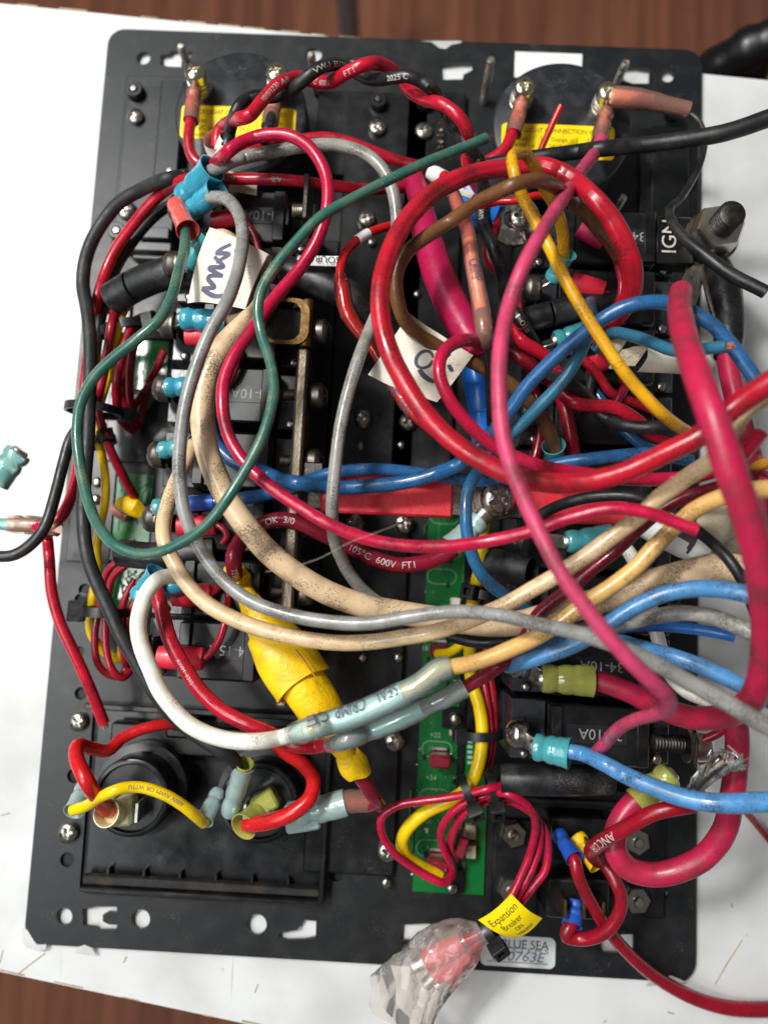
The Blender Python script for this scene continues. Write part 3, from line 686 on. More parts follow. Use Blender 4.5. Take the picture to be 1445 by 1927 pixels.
# module frames, rails and ribs on the plate
for q in ((238, 140, 330, 480, .1, 2.5, 'plasticgrey', 'module_frame'), (240, 160, 292, 470, 2.5, 4.5, 'plastic', 'module_frame'), (304, 150, 322, 470, 2.5, 6, 'plastic', 'rib'),
          (232, 452, 322, 474, 2.5, 7, 'plasticgrey', 'rib'), (262, 425, 318, 450, 2.5, 9, 'plasticgrey', 'rib'), (250, 474, 330, 490, .1, 4, 'plasticgrey', 'rib'),
          (600, 168, 650, 330, .1, 3, 'plastic', 'module_frame'), (655, 170, 740, 1650, .1, 3., 'plastic', 'rail'), (768, 170, 846, 948, .1, 3., 'plastic', 'rail'),
          (1205, 240, 1315, 420, .1, 3, 'plastic', 'module_frame'), (1226, 236, 1296, 420, 3, 5, 'plastic', 'rib'),
          (930, 1540, 1010, 1730, .1, 2.5, 'plastic', 'module_frame'), (1150, 1540, 1250, 1730, .1, 2.5, 'plastic', 'module_frame'),
          (170, 560, 205, 1060, .1, 1.6, 'plasticgrey', 'module_frame'), (206, 600, 330, 640, .1, 2.4, 'plasticgrey', 'module_frame'), (206, 738, 330, 874, .1, 2.4, 'plasticgrey', 'module_frame'), (206, 1030, 330, 1062, .1, 2.4, 'plasticgrey', 'module_frame')):
    pbox(*q)
# row of breaker mounts: dark base moulding under each breaker column
for x0, x1 in ((-70, -20), (44, 99)):
    pan.part('breaker_mount', MB().plate(x0, -92 if x0 > 0 else -74, x1, 86, .1, 3, .4), 'plastic')
# socket bay: moulded tray below the plate
A, B = P(172, 1330, -3), P(606, 1692, -3)
tray = MB(); tray.plate(A[0] - 4, B[1] - 3, B[0] + 4, A[1] + 3, -2.3, -1.5, .2)
pan.part('bay_floor', tray, 'bayfloor')
for (x0, y0, x1, y1) in ((B[0] - .8, B[1] + 2, B[0] + 1.2, A[1] + 2), (A[0] + 1, A[1] + .5, B[0] - 1, A[1] + 2.8)): pan.part('bay_wall', MB().plate(x0, y0, x1, y1, -1.4, 6., .5), 'plastic')
pan.part('bay_gap_shade', MB().plate(A[0] - 1, B[1] + 3, A[0] + 3.8, A[1], -1.48, -1.4, .02), 'pit')  # thin black strip on the tray, painted as the shade in the gap
lipA, lipB = P(160, 1676, .1), P(604, 1700, .1)
mat('ledge', (18, 15, 13), .6, dirt=.5, dirtcol=(80, 60, 44))
pan.part('bay_ledge', MB().plate(lipA[0], lipB[1] + 3, lipB[0], lipB[1] + 6., .1, 3.4, .5), 'ledge')
pan.part('bay_lip', MB().plate(lipA[0], lipB[1] + 1.2, lipB[0], lipB[1] + 2.9, .1, 5.4, .7), 'plastic')
pan.part('lip_bead', MB().tube([(lipA[0] + 2 + (lipB[0] - lipA[0] - 3) * t, lipB[1] + 1.0, 3.4) for t in np.linspace(0, 1, 30)], .75, 12), 'steeldull')
for k in range(6): pan.part('bay_rib', MB().plate(A[0] + 12 + k * 12.5, B[1] + 5, A[0] + 13 + k * 12.5, B[1] + 8, -1.5, 1.4, .2), 'plastic')
# circuit boards seen in the windows of the plate
def board(px0, py0, px1, py1, z=1.0):
    A, B = P(px0, py0, z), P(px1, py1, z); return pan.part('circuit_board', MB().plate(A[0], B[1], B[0], A[1], .1, z, .1), 'pcb')
xa_, xb_ = P(788, 1400, 1)[0], P(913, 1600, 1)[0]; ya_, yb_ = P(850, 948, 1)[1], P(850, 1682, 1)[1]
bc = pan.part('circuit_board', MB().plate(xa_, yb_, xb_, ya_, .1, 1., .1), 'pcb'); xm_ = P(857, 1500, 2.6)[0]
pan.part('window_bar', MB().plate(xm_, yb_, xm_ + 2.4, ya_, 1., 2.6, .3), 'plastic')
pan.part('window_cover', MB().plate(xm_ + 2.5, P(880, 1372, 3)[1], xb_ + 1, ya_, 1., 3., .4), 'plastic')
for q in ((782, 1306, 912, 1372), ): pass
pbox(833, 1330, 872, 1372, 1., 3, 'plastic', 'window_bar', .3); pbox(845, 1636, 872, 1682, 1., 3, 'plastic', 'window_bar', .3)
bl1 = board(240, 606, 312, 735); bl2 = board(222, 890, 280, 1028, .9); bl3 = board(214, 1066, 272, 1145, .9); bl4 = board(232, 776, 280, 830, .9)
def oval(px, py, wpx, hpx, z, parent):
    c = P(px, py, z); a, b = mm(wpx, z) / 2, mm(hpx, z) / 2; pts = []
    for x, y in rrect(-a, -b, a, b, b * .98): pts.append((c[0] + x, c[1] + y, z + .08))
    pts.append(pts[0]); pan.part('silkscreen', MB().tube(pts, .13, 6, caps=False), 'silk', parent)
for (x, y) in ((831, 1085), (822, 1410), (818, 1500), (812, 1596), (836, 972)): oval(x, y, 54, 28, 1.0, bc)
for (x, y, s_, sz) in ((819, 1383, '+22', 2.4), (811, 1463, '+24', 2.4), (864, 1423, '32', 2.2), (806, 1545, '26', 2.0), (800, 1220, '18', 2.4), (822, 1058, '14', 2.2), (872, 1630, '0000', 1.6)):
    c = P(x, y, 1.0); lettering(pan, 'silkscreen', s_, 'silk', flat_fn(c + [0, 0, .08]), sz, rot=(1.5 if s_ == '0000' else 0), parent=bc)
for (x, y) in ((884, 1395), (884, 1405), (884, 1415), (884, 1425), (884, 1435)): 
    c = P(x, y, 1.0); pan.part('pad', MB().box(c + [0, 0, .1], (.9, .5, .12), None, .05), 'silk', bc)
for (x, y) in ((884, 1560), (884, 1596), (855, 1146)):
    c = P(x, y, 1); pan.part('pin_header', MB().box(c + [0, 0, 2.0], (1.6, 2.2 if y > 1200 else 4, 2.0), None, .2), 'paperold' if y > 1200 else 'paper', bc)
# tracks, solder joints and small parts on the boards
rg = random.Random(11); mat('track', (18, 112, 54), .25, coat=.5); mat('chipblack', (20, 20, 22), .4)
def on_board(bo, px0, py0, px1, py1, nt, ns, z=1.0):
    trk = MB(); sol = MB(); A, B = P(px0, py0, z), P(px1, py1, z)
    for k in range(nt):
        x = rg.uniform(A[0] + 1, B[0] - 1); y = rg.uniform(B[1] + 4, A[1] - 4); l = rg.uniform(4, 26); d = rg.choice((-1, 1)) * rg.uniform(1, 4)
        x2 = min(B[0] - .8, max(A[0] + .8, x + d)); y1 = min(A[1] - 1, y + l)
        trk.tube([(x, y, z + .02), (x, (y + y1) / 2 - 1, z + .02), (x2, (y + y1) / 2 + 1, z + .02), (x2, y1, z + .02)], .3, 6, squash=.2)
    for k in range(ns):
        c = (rg.uniform(A[0] + 1, B[0] - 1), rg.uniform(B[1] + 1, A[1] - 1), z); r = rg.uniform(.35, .7); sol.lathe(c, (0, 0, 1), [(r, 0), (r * .8, .25), (r * .4, .5), (0, .6)], 10)
    pan.part('track', trk, 'track', bo)['kind'] = 'stuff'; pan.part('solder_joint', sol, 'tinned', bo)['kind'] = 'stuff'
on_board(bc, 792, 960, 868, 1672, 40, 50)
for b_, q in ((bl1, (246, 645, 300, 735)), (bl2, (222, 890, 280, 1028)), (bl3, (214, 1066, 272, 1145))): on_board(b_, *q, 8, 9, .95)
for k in range(14):
    c = P(rg.choice((802, 846, 850)) + rg.uniform(-4, 4), 1010 + k * 46, 1.0); pan.part('chip_resistor', MB().box(c + [0, 0, .3], (.5, .9, .3), None, .08), rg.choice(('chipblack', 'paperold', 'chipblack')), bc)
# screws, rivets, studs on the plate
for (x, y, z, r, mk, sp) in ((257, 222, 4.6, 16, 0, .5), (710, 243, 3.1, 17, 0, .9), (797, 250, 3.1, 17, 0, .2), (240, 398, 4.6, 19, 0, .3), (690, 415, 3.1, 17, 0, .3), (683, 790, 3.1, 17, 0, 0), (768, 795, 3.1, 17, 1, .6),
                              (668, 985, 3.1, 18, 0, .78), (760, 985, 3.1, 18, 0, .1), (742, 1393, 3.1, 18, 0, .4), (730, 1600, 3.1, 18, 0, 1.1), (150, 1357, .2, 17, 0, .5), (131, 1565, .2, 18, 0, .2), (635, 1593, .2, 17, 1, .7), (775, 660, 3.1, 17, 1, .3), (212, 560, 2, 12, 0, .2)):
    pan.mesh('screw', (ME_PAN, ME_PANDULL)[mk], P(x, y, z), (0, 0, 1), mm(r, z), sp)
for (x, y, z, r) in ((678, 840, 3.1, 8), (755, 838, 3.1, 8), (683, 1237, 3.1, 8), (750, 1237, 3.1, 9), (857, 1352, 3.1, 12), (727, 1660, 3.1, 9), (185, 908, 1.7, 10), (182, 940, 1.7, 10), (785, 555, 3.1, 8), (320, 322, 2.6, 8), (700, 458, 3.1, 9), (850, 1670, 3.1, 10), (222, 527, 4, 8), (204, 582, 2, 9), (695, 640, 3.1, 8)):
    pan.mesh('rivet', ME_RIVET, P(x, y, z), (0, 0, 1), mm(r, z))
for (x, y, z) in ((257, 176, 4.6), (712, 196, 3.1), (800, 196, 3.1), (1262, 215, 5.1), (325, 330, 2.6), (225, 440, 4.6)):
    c = P(x, y, z); s_ = pan.part('bushing', MB().lathe(c, (0, 0, 1), [(3.4, 0), (3.3, 2.5), (2.9, 3.), (1.7, 3.), (1.6, 1.2), (0, 1.2)], 22), 'plastic')
    pan.part('pin', MB().lathe(c, (0, 0, 1), [(1.5, 1), (1.5, 2.8), (1.0, 3.5), (0, 3.6)], 14), 'steel', s_)
for (x, y, h) in ((358, 132, 13), (597, 178, 22), (909, 192, 23), (1160, 156, 11), (1152, 404, 13)):
    pan.part('threaded_stud', threaded(P(x, y, 0), (0, 0, 1), 1.55, h, .7), 'zinc')
for (x, y) in ((965, 1567), (960, 1672), (1195, 1580), (1195, 1690)):
    c = P(x, y, 2.6); n_ = pan.mesh('hex_nut', ME_NUT, c, (0, 0, 1), mm(24, 3), random.random(), zs=3.2)
    pan.part('stud', MB().lathe(c, (0, 0, 1), [(1.9, 0), (1.9, 3.4), (1.3, 4.3), (0, 4.5)], 16), 'nickel')
pan.part('spring', MB().tube([P(829, 232 + k * 1.6, 5) + [1.3 * math.cos(k * .9), 0, 1.3 * math.sin(k * .9)] for k in range(34)], .28, 6), 'steel')
A, B = P(969, 97, .2), P(1094, 150, .2); pan.part('blank_label', MB().plate(A[0], B[1], B[0], A[1], .05, .3, .05), 'paperwhite')
# maker's plate
A, B = P(905, 1757, .3), P(1044, 1824, .3); npc = (A + B) / 2; hw, hh = abs(B[0] - A[0]) / 2, abs(A[1] - B[1]) / 2
np_ = pan.part('name_plate', poly_prism(rrect(npc[0] - hw, npc[1] - hh, npc[0] + hw, npc[1] + hh, 2.), .05, .45, .1), 'plate', smooth=False)
lettering(pan, 'lettering', 'BLUE SEA', 'ink', flat_fn(npc + [2.4, hh * .48, .25]), 4.1, parent=np_, wx=.95)
lettering(pan, 'lettering', 'S Y S T E M S', 'inkfaded', flat_fn(npc + [1.6, hh * .1, .25]), 2.2, parent=np_, wx=1.45)
lettering(pan, 'handwriting', '360763E', 'inkfaded', flat_fn(npc + [.3, -hh * .3, .25]), 4.4, parent=np_, italic=True, wx=1.15)
pan.part('rule', MB().plate(npc[0] - hw * .82, npc[1] - hh * .72, npc[0] + hw * .8, npc[1] - hh * .67, .46, .52, .01), 'inkfaded', np_)

# ---- terminals with spade connectors standing on the board
def spade(label, px, py, h, mk, rot=0.):
    c = P(px, py, 1.2); t = Thing('spade_connector', label, 'connector', c, 'spade connectors on the circuit board')
    t.part('housing', MB().box(c + [0, 0, h / 2], (3.6, 2.2, h / 2), Matrix.Rotation(rot, 3, 'Z'), .9), mk)
    t.part('blade', MB().box(c + [0, 3.0, .6], (2.6, .5, .9), Matrix.Rotation(rot, 3, 'Z'), .1), 'tinned'); return t
mat('spadered', (128, 30, 44), .3, var=.15, coat=.4); mat('spadepink', (196, 120, 110), .3, var=.15, coat=.4)
spade('dark red spade connector on the green board below the splices', 826, 1424, 9, 'spadered')
spade('dark red spade connector at the lower end of the green board', 822, 1614, 9, 'spadered')
spade('upright dark red spade connector beside the looped pink wires', 862, 1575, 11, 'spadered', 1.3)
spade('pinkish spade connector on the board under the red taped bar', 838, 950, 9, 'spadepink')
spade('dull red connector on the board under the cream wires', 826, 1222, 8, 'spadered')

# ================================================================== DEVICES
# ---- two round meters
def meter(label, px, py, lab, sc, R=23.2):
    c = P(px, py, 25); c0 = np.array([c[0], c[1], .1]); t = Thing('analog_meter', label, 'meter', c0, 'round meters on the panel')
    t.part('back_case', MB().lathe(c0, (0, 0, 1), [(R - 1.4, 0), (R - 1.4, 14), (R, 14.5), (R, 23.6), (R - .4, 24.4), (R - 1.2, 24.9), (0, 24.9)], 72), 'gauge')
    A, B = P(lab[0], lab[1], 25), P(lab[2], lab[3], 25); m = (A + B) / 2; hw, hh = abs(B[0] - A[0]) / 2, abs(A[1] - B[1]) / 2
    o = t.part('wiring_label', poly_prism(rrect(m[0] - hw, m[1] - hh, m[0] + hw, m[1] + hh, 1.6), 24.95, 25.1, .02), 'stickeryellow', smooth=False)
    z = np.array([0, 0, .14])
    lettering(t, 'lettering', 'BACKLIGHT CONNECTION WIRES', 'ink', flat_fn(m + z + [0, hh * .62, 0]), 2.35, parent=o, wx=.92)
    for dx, a, b_, c_ in ((-.62, 'Red', '12V DC (or', 'positive'), (0.02, 'Orange', '24V DC)', 'positive'), (.64, 'Yellow', '120V DC', 'negative')):
        for k, s_ in enumerate((a, b_, c_)): lettering(t, 'lettering', s_, 'ink', flat_fn(m + z + [dx * hw, hh * (.1 - .42 * k), 0]), 2.2, parent=o, wx=.85)
    for s_ in (-.3, .33): t.part('rule', MB().plate(m[0] + s_ * hw, m[1] - hh * .9, m[0] + s_ * hw + .15, m[1] + hh * .3, 25.1, 25.2, .01), 'ink', o)
    for (x, y) in sc:
        e = P(x, y, 34); k = e - [0, 0, 13.5]
        q = t.part('terminal_stud', MB().lathe((e[0], e[1], 25), (0, 0, 1), [(3.7, 0), (3.7, 2.5), (3.3, 2.6), (3.3, 4), (3.8, 4.1), (3.8, 4.9), (3.3, 5), (3.3, 5.8), (3.7, 5.9), (3.7, 6.5), (3.2, 6.6), (3.2, 7.2)], 22), 'zinc')
        t.mesh('screw', ME_NICKEL, (e[0], e[1], 32), (0, 0, 1), 3.4, x * .01, parent=q)
    return t
meter('round black meter at the upper left with a yellow wiring label', 452, 212, (343, 197, 554, 268), ((369, 140), (521, 141)))
meter('round black meter at the upper right with a yellow wiring label', 1057, 238, (944, 231, 1155, 302), ((985, 168), (1142, 177)), 24.2)

# ---- circuit breakers
YL = [75., 56.3, 36.6, 16.2, -4.6, -24.4, -44.6, -63.6]; YR = [73., 53.2, 34., 14.5, -5, -24.6, -43.6, -62.6, -82.6]
ordn = ['first', 'second', 'third', 'fourth', 'fifth', 'sixth', 'seventh', 'eighth', 'ninth']
def breaker(label, xa, xb, y, group, txt=None, tx=None, bright=False, lscrew=True, rscrew=True):
    """xa, xb: x of the left and right terminal screws"""
    t = Thing('circuit_breaker', label, 'circuit breaker', ((xa + xb) / 2, y, 3.1), group); hw = 8.9
    b = MB(); b.plate(xa + 9.5, y - hw, xb - 8, y + hw, 3.1, 40, .8); t.part('body', b, 'plastic')
    for u, v, z in ((xa - 1.4, xa + 9.3, 35), (xb - 7.8, xb + .5, 33)): t.part('terminal_block', MB().plate(u, y - hw, v, y + hw, 3.1, z, .4), 'shelfsheen')
    for u, v in ((xa + 9.7, xa + 13), (xb - 12, xb - 8.4)): t.part('end_ridge', MB().plate(u, y - hw + .6, v, y + hw - .6, 40.05, 41.4, .4), 'plastic')
    for x, z in ((xa + 3, 35), (xb - 3.5, 33)): t.mesh('rivet', ME_RIVET, (x, y - hw + 1.6, z), (0, 0, 1), 1.5)
    if txt:
        c = np.array([tx, y + .3, 40.1]); o = t.part('rating_label', MB().plate(c[0] - 10, c[1] - 2.7, c[0] + 8, c[1] + 2.7, 40.02, 40.25, .1), 'plasticgrey')
        lettering(t, 'lettering', txt, 'printgrey', flat_fn(c + [0, 0, .22]), 4.4, math.pi, parent=o)
    if lscrew:
        t.part('tab', MB().plate(xa + 1.6, y - 3.6, xa + 2.8, y + 3.6, 33, 43.5, .3), 'steeldark')
        q = t.part('washer', MB().lathe((xa + 1.5, y, 43), (-1, 0, 0), [(1.5, 0), (4.3, 0), (4.3, .7), (1.5, .8)], 26), 'steeldull')
        t.mesh('terminal_screw', ME_TERMB if bright else ME_TERM, (xa + .7, y, 43), (-1, 0, .16), 4.1, y)
    if rscrew:
        t.part('tab', MB().plate(xb - 1.4, y - 3.4, xb - .4, y + 3.4, 33, 43.5, .3), 'steeldark')
        t.part('screw_thread', threaded((xb + .3, y, 42.5), (-1, 0, 0), 1.9, 4.6, .6), 'steeldull')
    return t
for k, y in enumerate(YL):
    where = {0: 'topmost black circuit breaker of the left column, beside the blue crimps', 7: 'lowest black circuit breaker of the left column, above the sockets'}.get(k, '%s black circuit breaker from the top of the left column' % ordn[k])
    breaker(where, -67.3, -25.8, y, 'circuit breakers in the left column', {0: '34-10A', 3: '34-10A', 7: '34-15A'}.get(k), {7: -42}.get(k, -41), rscrew=True)
for k, y in enumerate(YR):
    where = {0: 'topmost circuit breaker of the right column, white IGN lettering by the big bolt', 7: 'circuit breaker with the yellow-green crimp in the right column', 8: 'lowest circuit breaker of the right column, with the bright blue crimp'}.get(k, '%s black circuit breaker from the top of the right column' % ordn[k])
    t = breaker(where, 45.5, 92.5, y, 'circuit breakers in the right column', {0: '34-15A', 7: '34-10A', 8: '34-10A'}.get(k), {0: 74.5}.get(k, 70), bright=k > 6, rscrew=k in (4, 6))
    if k == 0:
        c = P(1258, 445, 40.3); lettering(t, 'lettering', 'IGN', 'printwhite', flat_fn(c + [0, 0, .1]), 6.6, math.pi / 2)
        t.part('long_cover', MB().plate(84.6, y - 8, 97, y + 8, 33.2, 39.8, .6), 'plastic')
    if k == 8:
        q = t.part('output_screw', threaded((93.5, y - .6, 43), (-1, 0, 0), 2.6, 9, .9, 18), 'steeldark')
        t.part('washer', MB().lathe((93.8, y - .6, 43), (1, 0, 0), [(2, 0), (5.2, 0), (5.2, 1.1), (2, 1.1)], 26), 'steeldull'); t.part('lug_plate', MB().box((95.6, y - 1.5, 41), (.6, 4.8, 6), None, .3), 'steeldull')
        t.mesh('terminal_screw', ME_TERMB, (96.6, y - .6, 43), (1, 0, .1), 4.8, .4)
# ---- left bus bar: a plate on edge with one screw per breaker and a bent brass tab
bb = Thing('bus_bar', 'upright tarnished bus bar along the left breakers', 'bus bar', (-24, 0, 36))
bb.part('bar', MB().plate(-26.2, -78, -22.6, 29.4, 36, 49.2, .9), 'busmetal')
tabo = rrect(-37, 30, -23, 44.4, 4.2); tabi = rrect(-36.2, 31.2, -25.6, 43.2, 3.4)
filled('bent_tab', tabo, [tabi], 48.6, 49.9, 'brass', bb)
bb.part('tab_inside', MB().plate(-35, 31.5, -25.6, 42.5, 44, 45.5, .3), 'ledge')
bb.part('tab_bend', MB().lathe((-24, 29.8, 47.2), (0, 1, 0), [(0, 0), (1.9, 0), (2.1, .3), (2.1, 14.6), (1.9, 15), (0, 15)], 20), 'brass')
for k, y in enumerate(YL[2:]):
    bb.part('lock_washer', MB().lathe((-22.4, y, 42.5), (1, 0, 0), [(2, 0), (4.2, 0), (4.4, .5), (4.2, 1.), (2, 1.1)], 20), 'steeldark')
    bb.mesh('terminal_screw', ME_TERM, (-21.3, y, 42.5), (1, 0, .1), 4.0, y * .7)
ux = Thing('bracket', 'small grey upright steel plate above the left breakers', 'bracket', (-27, 75, 40)); 
ux.part('plate', MB().plate(-26.9, 68.5, -25.2, 83, 40, 53, .4), 'steeldark'); ux.part('boss', threaded((-27, 75, 45), (-1, 0, 0), 2.2, 4, .7), 'zinc')
# ---- cross bar wrapped in red tape, its big screw and lugs
A, B = P(563, 935, 44), P(1000, 948, 44); yb0 = P(700, 893, 44)[1]; yb1 = P(700, 968, 44)[1]
cbar = Thing('cross_bar', 'flat steel cross bar wrapped in red tape between the breaker columns', 'bus bar', ((A[0] + B[0]) / 2, (yb0 + yb1) / 2, 41))
cbar.part('bar', MB().plate(P(566, 900, 44)[0], yb1 + .8, P(985, 900, 44)[0], yb0 - .8, 42, 44, .4), 'steeldull')
tp = MB(); tp.plate(P(605, 900, 44.6)[0], yb1, P(854, 900, 44.6)[0], yb0 + .8, 41.4, 44.7, .7); cbar.part('tape_wrap', tp, 'tapered')
tp = MB(); tp.plate(P(994, 950, 44.6)[0], yb1 + .2, P(1182, 950, 44.6)[0], yb0 - 1.2, 41.4, 44.6, .7); cbar.part('tape_wrap', tp, 'tapered')
c = P(932, 940, 44.5); cbar.part('lug', poly_prism([(c[0] + 7 * math.cos(a), c[1] + 6.4 * math.sin(a)) for a in np.linspace(0, 2 * math.pi, 24)[:-1]], 44.1, 46.2, .3), 'steeldull')
cbar.mesh('terminal_screw', ME_TERMB, P(932, 941, 46.4), (0.05, 0, 1), 5.2, .75)
cbar.part('joint', MB().box(P(588, 890, 45.5), (3.4, 3.2, 1.6), None, .5), 'steeldark')
# ---- IGN bolt
c = P(1338, 445, 40); ib = Thing('stud_bolt', 'large steel stud bolt with hex nut at the IGN breaker', 'bolt', c - [0, 0, 8])
ib.part('washer', MB().lathe(c - [0, 0, 1], (0, 0, 1), [(4, 0), (8.6, 0), (8.8, .7), (8.6, 1.5), (4, 1.5)], 36), 'steeldull')
ib.mesh('hex_nut', raw_mesh('big_nut', hexnut(), 'zinc'), c + [0, 0, .8], (0, 0, 1), 7.8, .2, zs=7.5)
ib.part('thread', threaded(c + [0, 0, 6], (0, 0, 1), 4.1, 9.5, 1.15, 28), 'steeldark')
ib.part('tab', MB().box(c + [-6, -17, -3], (3.4, 10, 1.), Matrix.Rotation(-.3, 3, 'Z'), .4), 'steeldull'); ib.part('post', MB().lathe(c - [0, 0, 8], (0, 0, 1), [(7, 0), (7, 7)], 24), 'plastic')
# big ring lug lying between the meter and the breakers on the right
c = P(965, 415, 40); rl = Thing('ring_terminal', 'large bare silver ring terminal left of the yellow wire', 'terminal', c - [0, 0, 2])
rl.part('ring', MB().lathe(c, (0, 0, 1), [(3.2, -.8), (8.6, -.8), (8.9, 0), (8.6, .8), (3.2, .8), (3.2, -.8)], 36), 'steel')
rl.part('barrel', MB().tube([c + [-6, 1, 0], c + [-12, 3, 1], c + [-17, 5, 1]], [4.2, 4., 3.8], 20), 'shrinkblue')
rl.mesh('screw', ME_PAN, c + [2, 0, .8], (0, 0, 1), 3.6)
# ---- two 12 V sockets in their bay
def socket(label, px, py, rpx, ztop):
    c = P(px, py, ztop); r = mm(rpx, ztop); c0 = np.array([c[0], c[1], -1.4]); z = ztop + 1.4
    t = Thing('socket', label, 'socket', c0, 'sockets in the lower left bay')
    t.part('shell', MB().lathe(c0, (0, 0, 1), [(r * 1.06, 0), (r * 1.06, 9), (r * 1.22, 9), (r * 1.22, 13), (r, 13.2), (r, z - 1.2), (r * .97, z - .2), (r * .93, z), (r * .87, z), (r * .85, z - 1.6), (0, z - 1.6)], 56), 'plastic')
    t.part('back_disc', MB().lathe(c, (0, 0, 1), [(r * .84, -1.5), (r * .82, -1.1), (0, -1.1)], 48), 'plasticgrey')
    for dx, dy in ((-.25, -.1), (.35, -.2)): t.part('blade', MB().box(c + [dx * r, dy * r, 2.5], (.5, 3, 4.), None, .1), 'tinned')
    return t
socket('left round black power socket in the lower bay', 246, 1502, 71, 22); socket('right round black power socket in the lower bay', 487, 1512, 73, 22)
br = Thing('socket_clamp', 'flat black clamp across the tops of the two sockets', 'clamp', P(330, 1372, 5)); 
A, B = P(206, 1404, 6), P(545, 1376, 6); br.part('strap', MB().plate(A[0], A[1] - 2, B[0], B[1], 1, 6, .8), 'plastic'); c = P(345, 1368, 8); br.part('latch', MB().box(c, (5.6, 3.6, 2.), None, .9), 'plastic'); br.part('slot', MB().box(c + [-1.5, 0, 2], (1.8, .9, .3), None, .2), 'pit')
# ---- two rocker switches seen from the back, lower right
def rocker(label, px0, py0, px1, py1):
    A, B = P(px0, py0, 14), P(px1, py1, 14); t = Thing('rocker_switch', label, 'switch', ((A[0] + B[0]) / 2, (A[1] + B[1]) / 2, .1), 'rocker switches')
    t.part('body', MB().plate(A[0], B[1], B[0], A[1], .1, 14, .8), 'plastic')
    m = (A + B) / 2
    for dx in (-6, 0, 6): t.part('blade', MB().box((m[0] + dx, m[1], 18.), (.45, 2.8, 4.), None, .1), 'brass')
    return t
rocker('upper black rocker switch body with the yellow connector, lower right', 1034, 1538, 1150, 1625); rocker('lower black rocker switch body with one blue connector', 1030, 1652, 1146, 1735)
bx = Thing('black_module', 'flat black module above the rocker switches under the short sleeve', 'module', P(1045, 1500, 0) + [0, 0, .1])
A, B = P(940, 1478, 10), P(1190, 1530, 10); bx.part('body', MB().plate(A[0], B[1], B[0], A[1], .1, 10, .7), 'plastic'); bx.part('ridge', MB().plate(A[0] + 1, B[1] + 2, B[0] - 1, B[1] + 3.5, 10.05, 11.5, .3), 'plasticgrey')

# ================================================================== WIRES (px, py in the photograph, height above the panel in mm)
SL = lambda k: (-67.3, YL[k], 43.); SR = lambda k: (45.5, YR[k], 43.)
# -- long green wire
wire('wire', 'long dark green wire looping down the left side from a red crimp', 'green', 21, [(350, 432, 55), (348, 470, 60), (338, 512, 66), (325, 560, 70), (300, 603, 72), (255, 640, 72), (210, 675, 70), (175, 712, 68), (153, 760, 66), (146, 820, 66), (151, 880, 67), (166, 940, 70), (187, 990, 74), (217, 1025, 78), (257, 1042, 80), (300, 1038, 82), (342, 1020, 84), (386, 990, 86), (421, 950, 87), (451, 905, 87), (481, 850, 87), (505, 790, 86), (516, 730, 84), (509, 680, 82), (493, 630, 80), (486, 580, 80), (493, 545, 80), (516, 505, 80), (552, 460, 80), (600, 410, 80), (650, 380, 79), (715, 345, 78), (780, 315, 76), (860, 283, 73), (914, 260, 70)],
     ends=[(1, 'copper')], extra=[lambda q: crimp(q.t, (331, 383, 49), (354, 434, 56), 44, 'crimpred', SL(0))])
# -- grey pair with blue crimps
wire('wire', 'grey wire arching right from the upper blue crimp', 'grey', 25, [(388, 326, 55), (440, 303, 58), (500, 288, 60), (570, 275, 61), (630, 272, 61), (690, 290, 61), (725, 325, 61), (742, 370, 61), (748, 430, 60), (742, 490, 60), (722, 560, 62), (699, 613, 66), (682, 655, 69), (662, 715, 70), (640, 800, 70), (630, 880, 70), (624, 950, 69), (626, 1000, 64), (637, 1040, 58), (660, 1085, 52), (695, 1122, 48), (760, 1160, 46), (860, 1178, 46), (980, 1185, 50), (1100, 1182, 58), (1184, 1172, 68, 27), (1229, 1160, 74, 29), (1282, 1153, 78, 30), (1336, 1159, 82, 31), (1380, 1175, 86, 32), (1434, 1200, 90, 33), (1470, 1222, 92, 33)],
     extra=[lambda q: crimp(q.t, (343, 372, 48), (400, 316, 57), 54, 'crimpblue', SL(0))])
wire('wire', 'long grey wire sweeping from the lower blue crimp to the right edge', 'greyright', 26, [(396, 372, 56), (425, 374, 60), (447, 398, 63), (457, 440, 66), (451, 500, 72), (431, 560, 77), (397, 622, 78), (371, 690, 78), (351, 760, 78), (341, 830, 78), (340, 900, 78), (350, 970, 77), (376, 1030, 76), (416, 1085, 76), (471, 1130, 78), (540, 1158, 80), (610, 1171, 82), (690, 1172, 84), (770, 1161, 86), (850, 1152, 88), (940, 1156, 90), (1010, 1172, 92, 27), (1100, 1197, 94, 29), (1180, 1227, 96, 30), (1270, 1270, 98, 31), (1350, 1315, 99, 33), (1480, 1385, 100, 34)],
     extra=[lambda q: crimp(q.t, (358, 398, 47), (410, 358, 56), 50, 'crimpblue', SL(0))])
# -- dark pink loop
wire('wire', 'glossy dark pink wire in an S-curve to a cut end at centre right', 'pink', 25, [(395, 318, 50), (415, 298, 58), (450, 270, 66), (500, 254, 69), (550, 258, 70), (587, 285, 71), (611, 330, 71), (615, 380, 71), (600, 440, 70), (567, 500, 69), (520, 560, 70), (478, 618, 74), (445, 665, 76), (424, 712, 77), (419, 760, 78), (431, 820, 78), (461, 870, 79), (502, 910, 80), (560, 950, 81), (620, 986, 82), (682, 1011, 82), (750, 1025, 83), (830, 1028, 84), (920, 1018, 86), (1000, 1000, 90), (1080, 972, 94), (1150, 957, 97), (1220, 965, 99), (1270, 982, 100), (1311, 998, 101)])
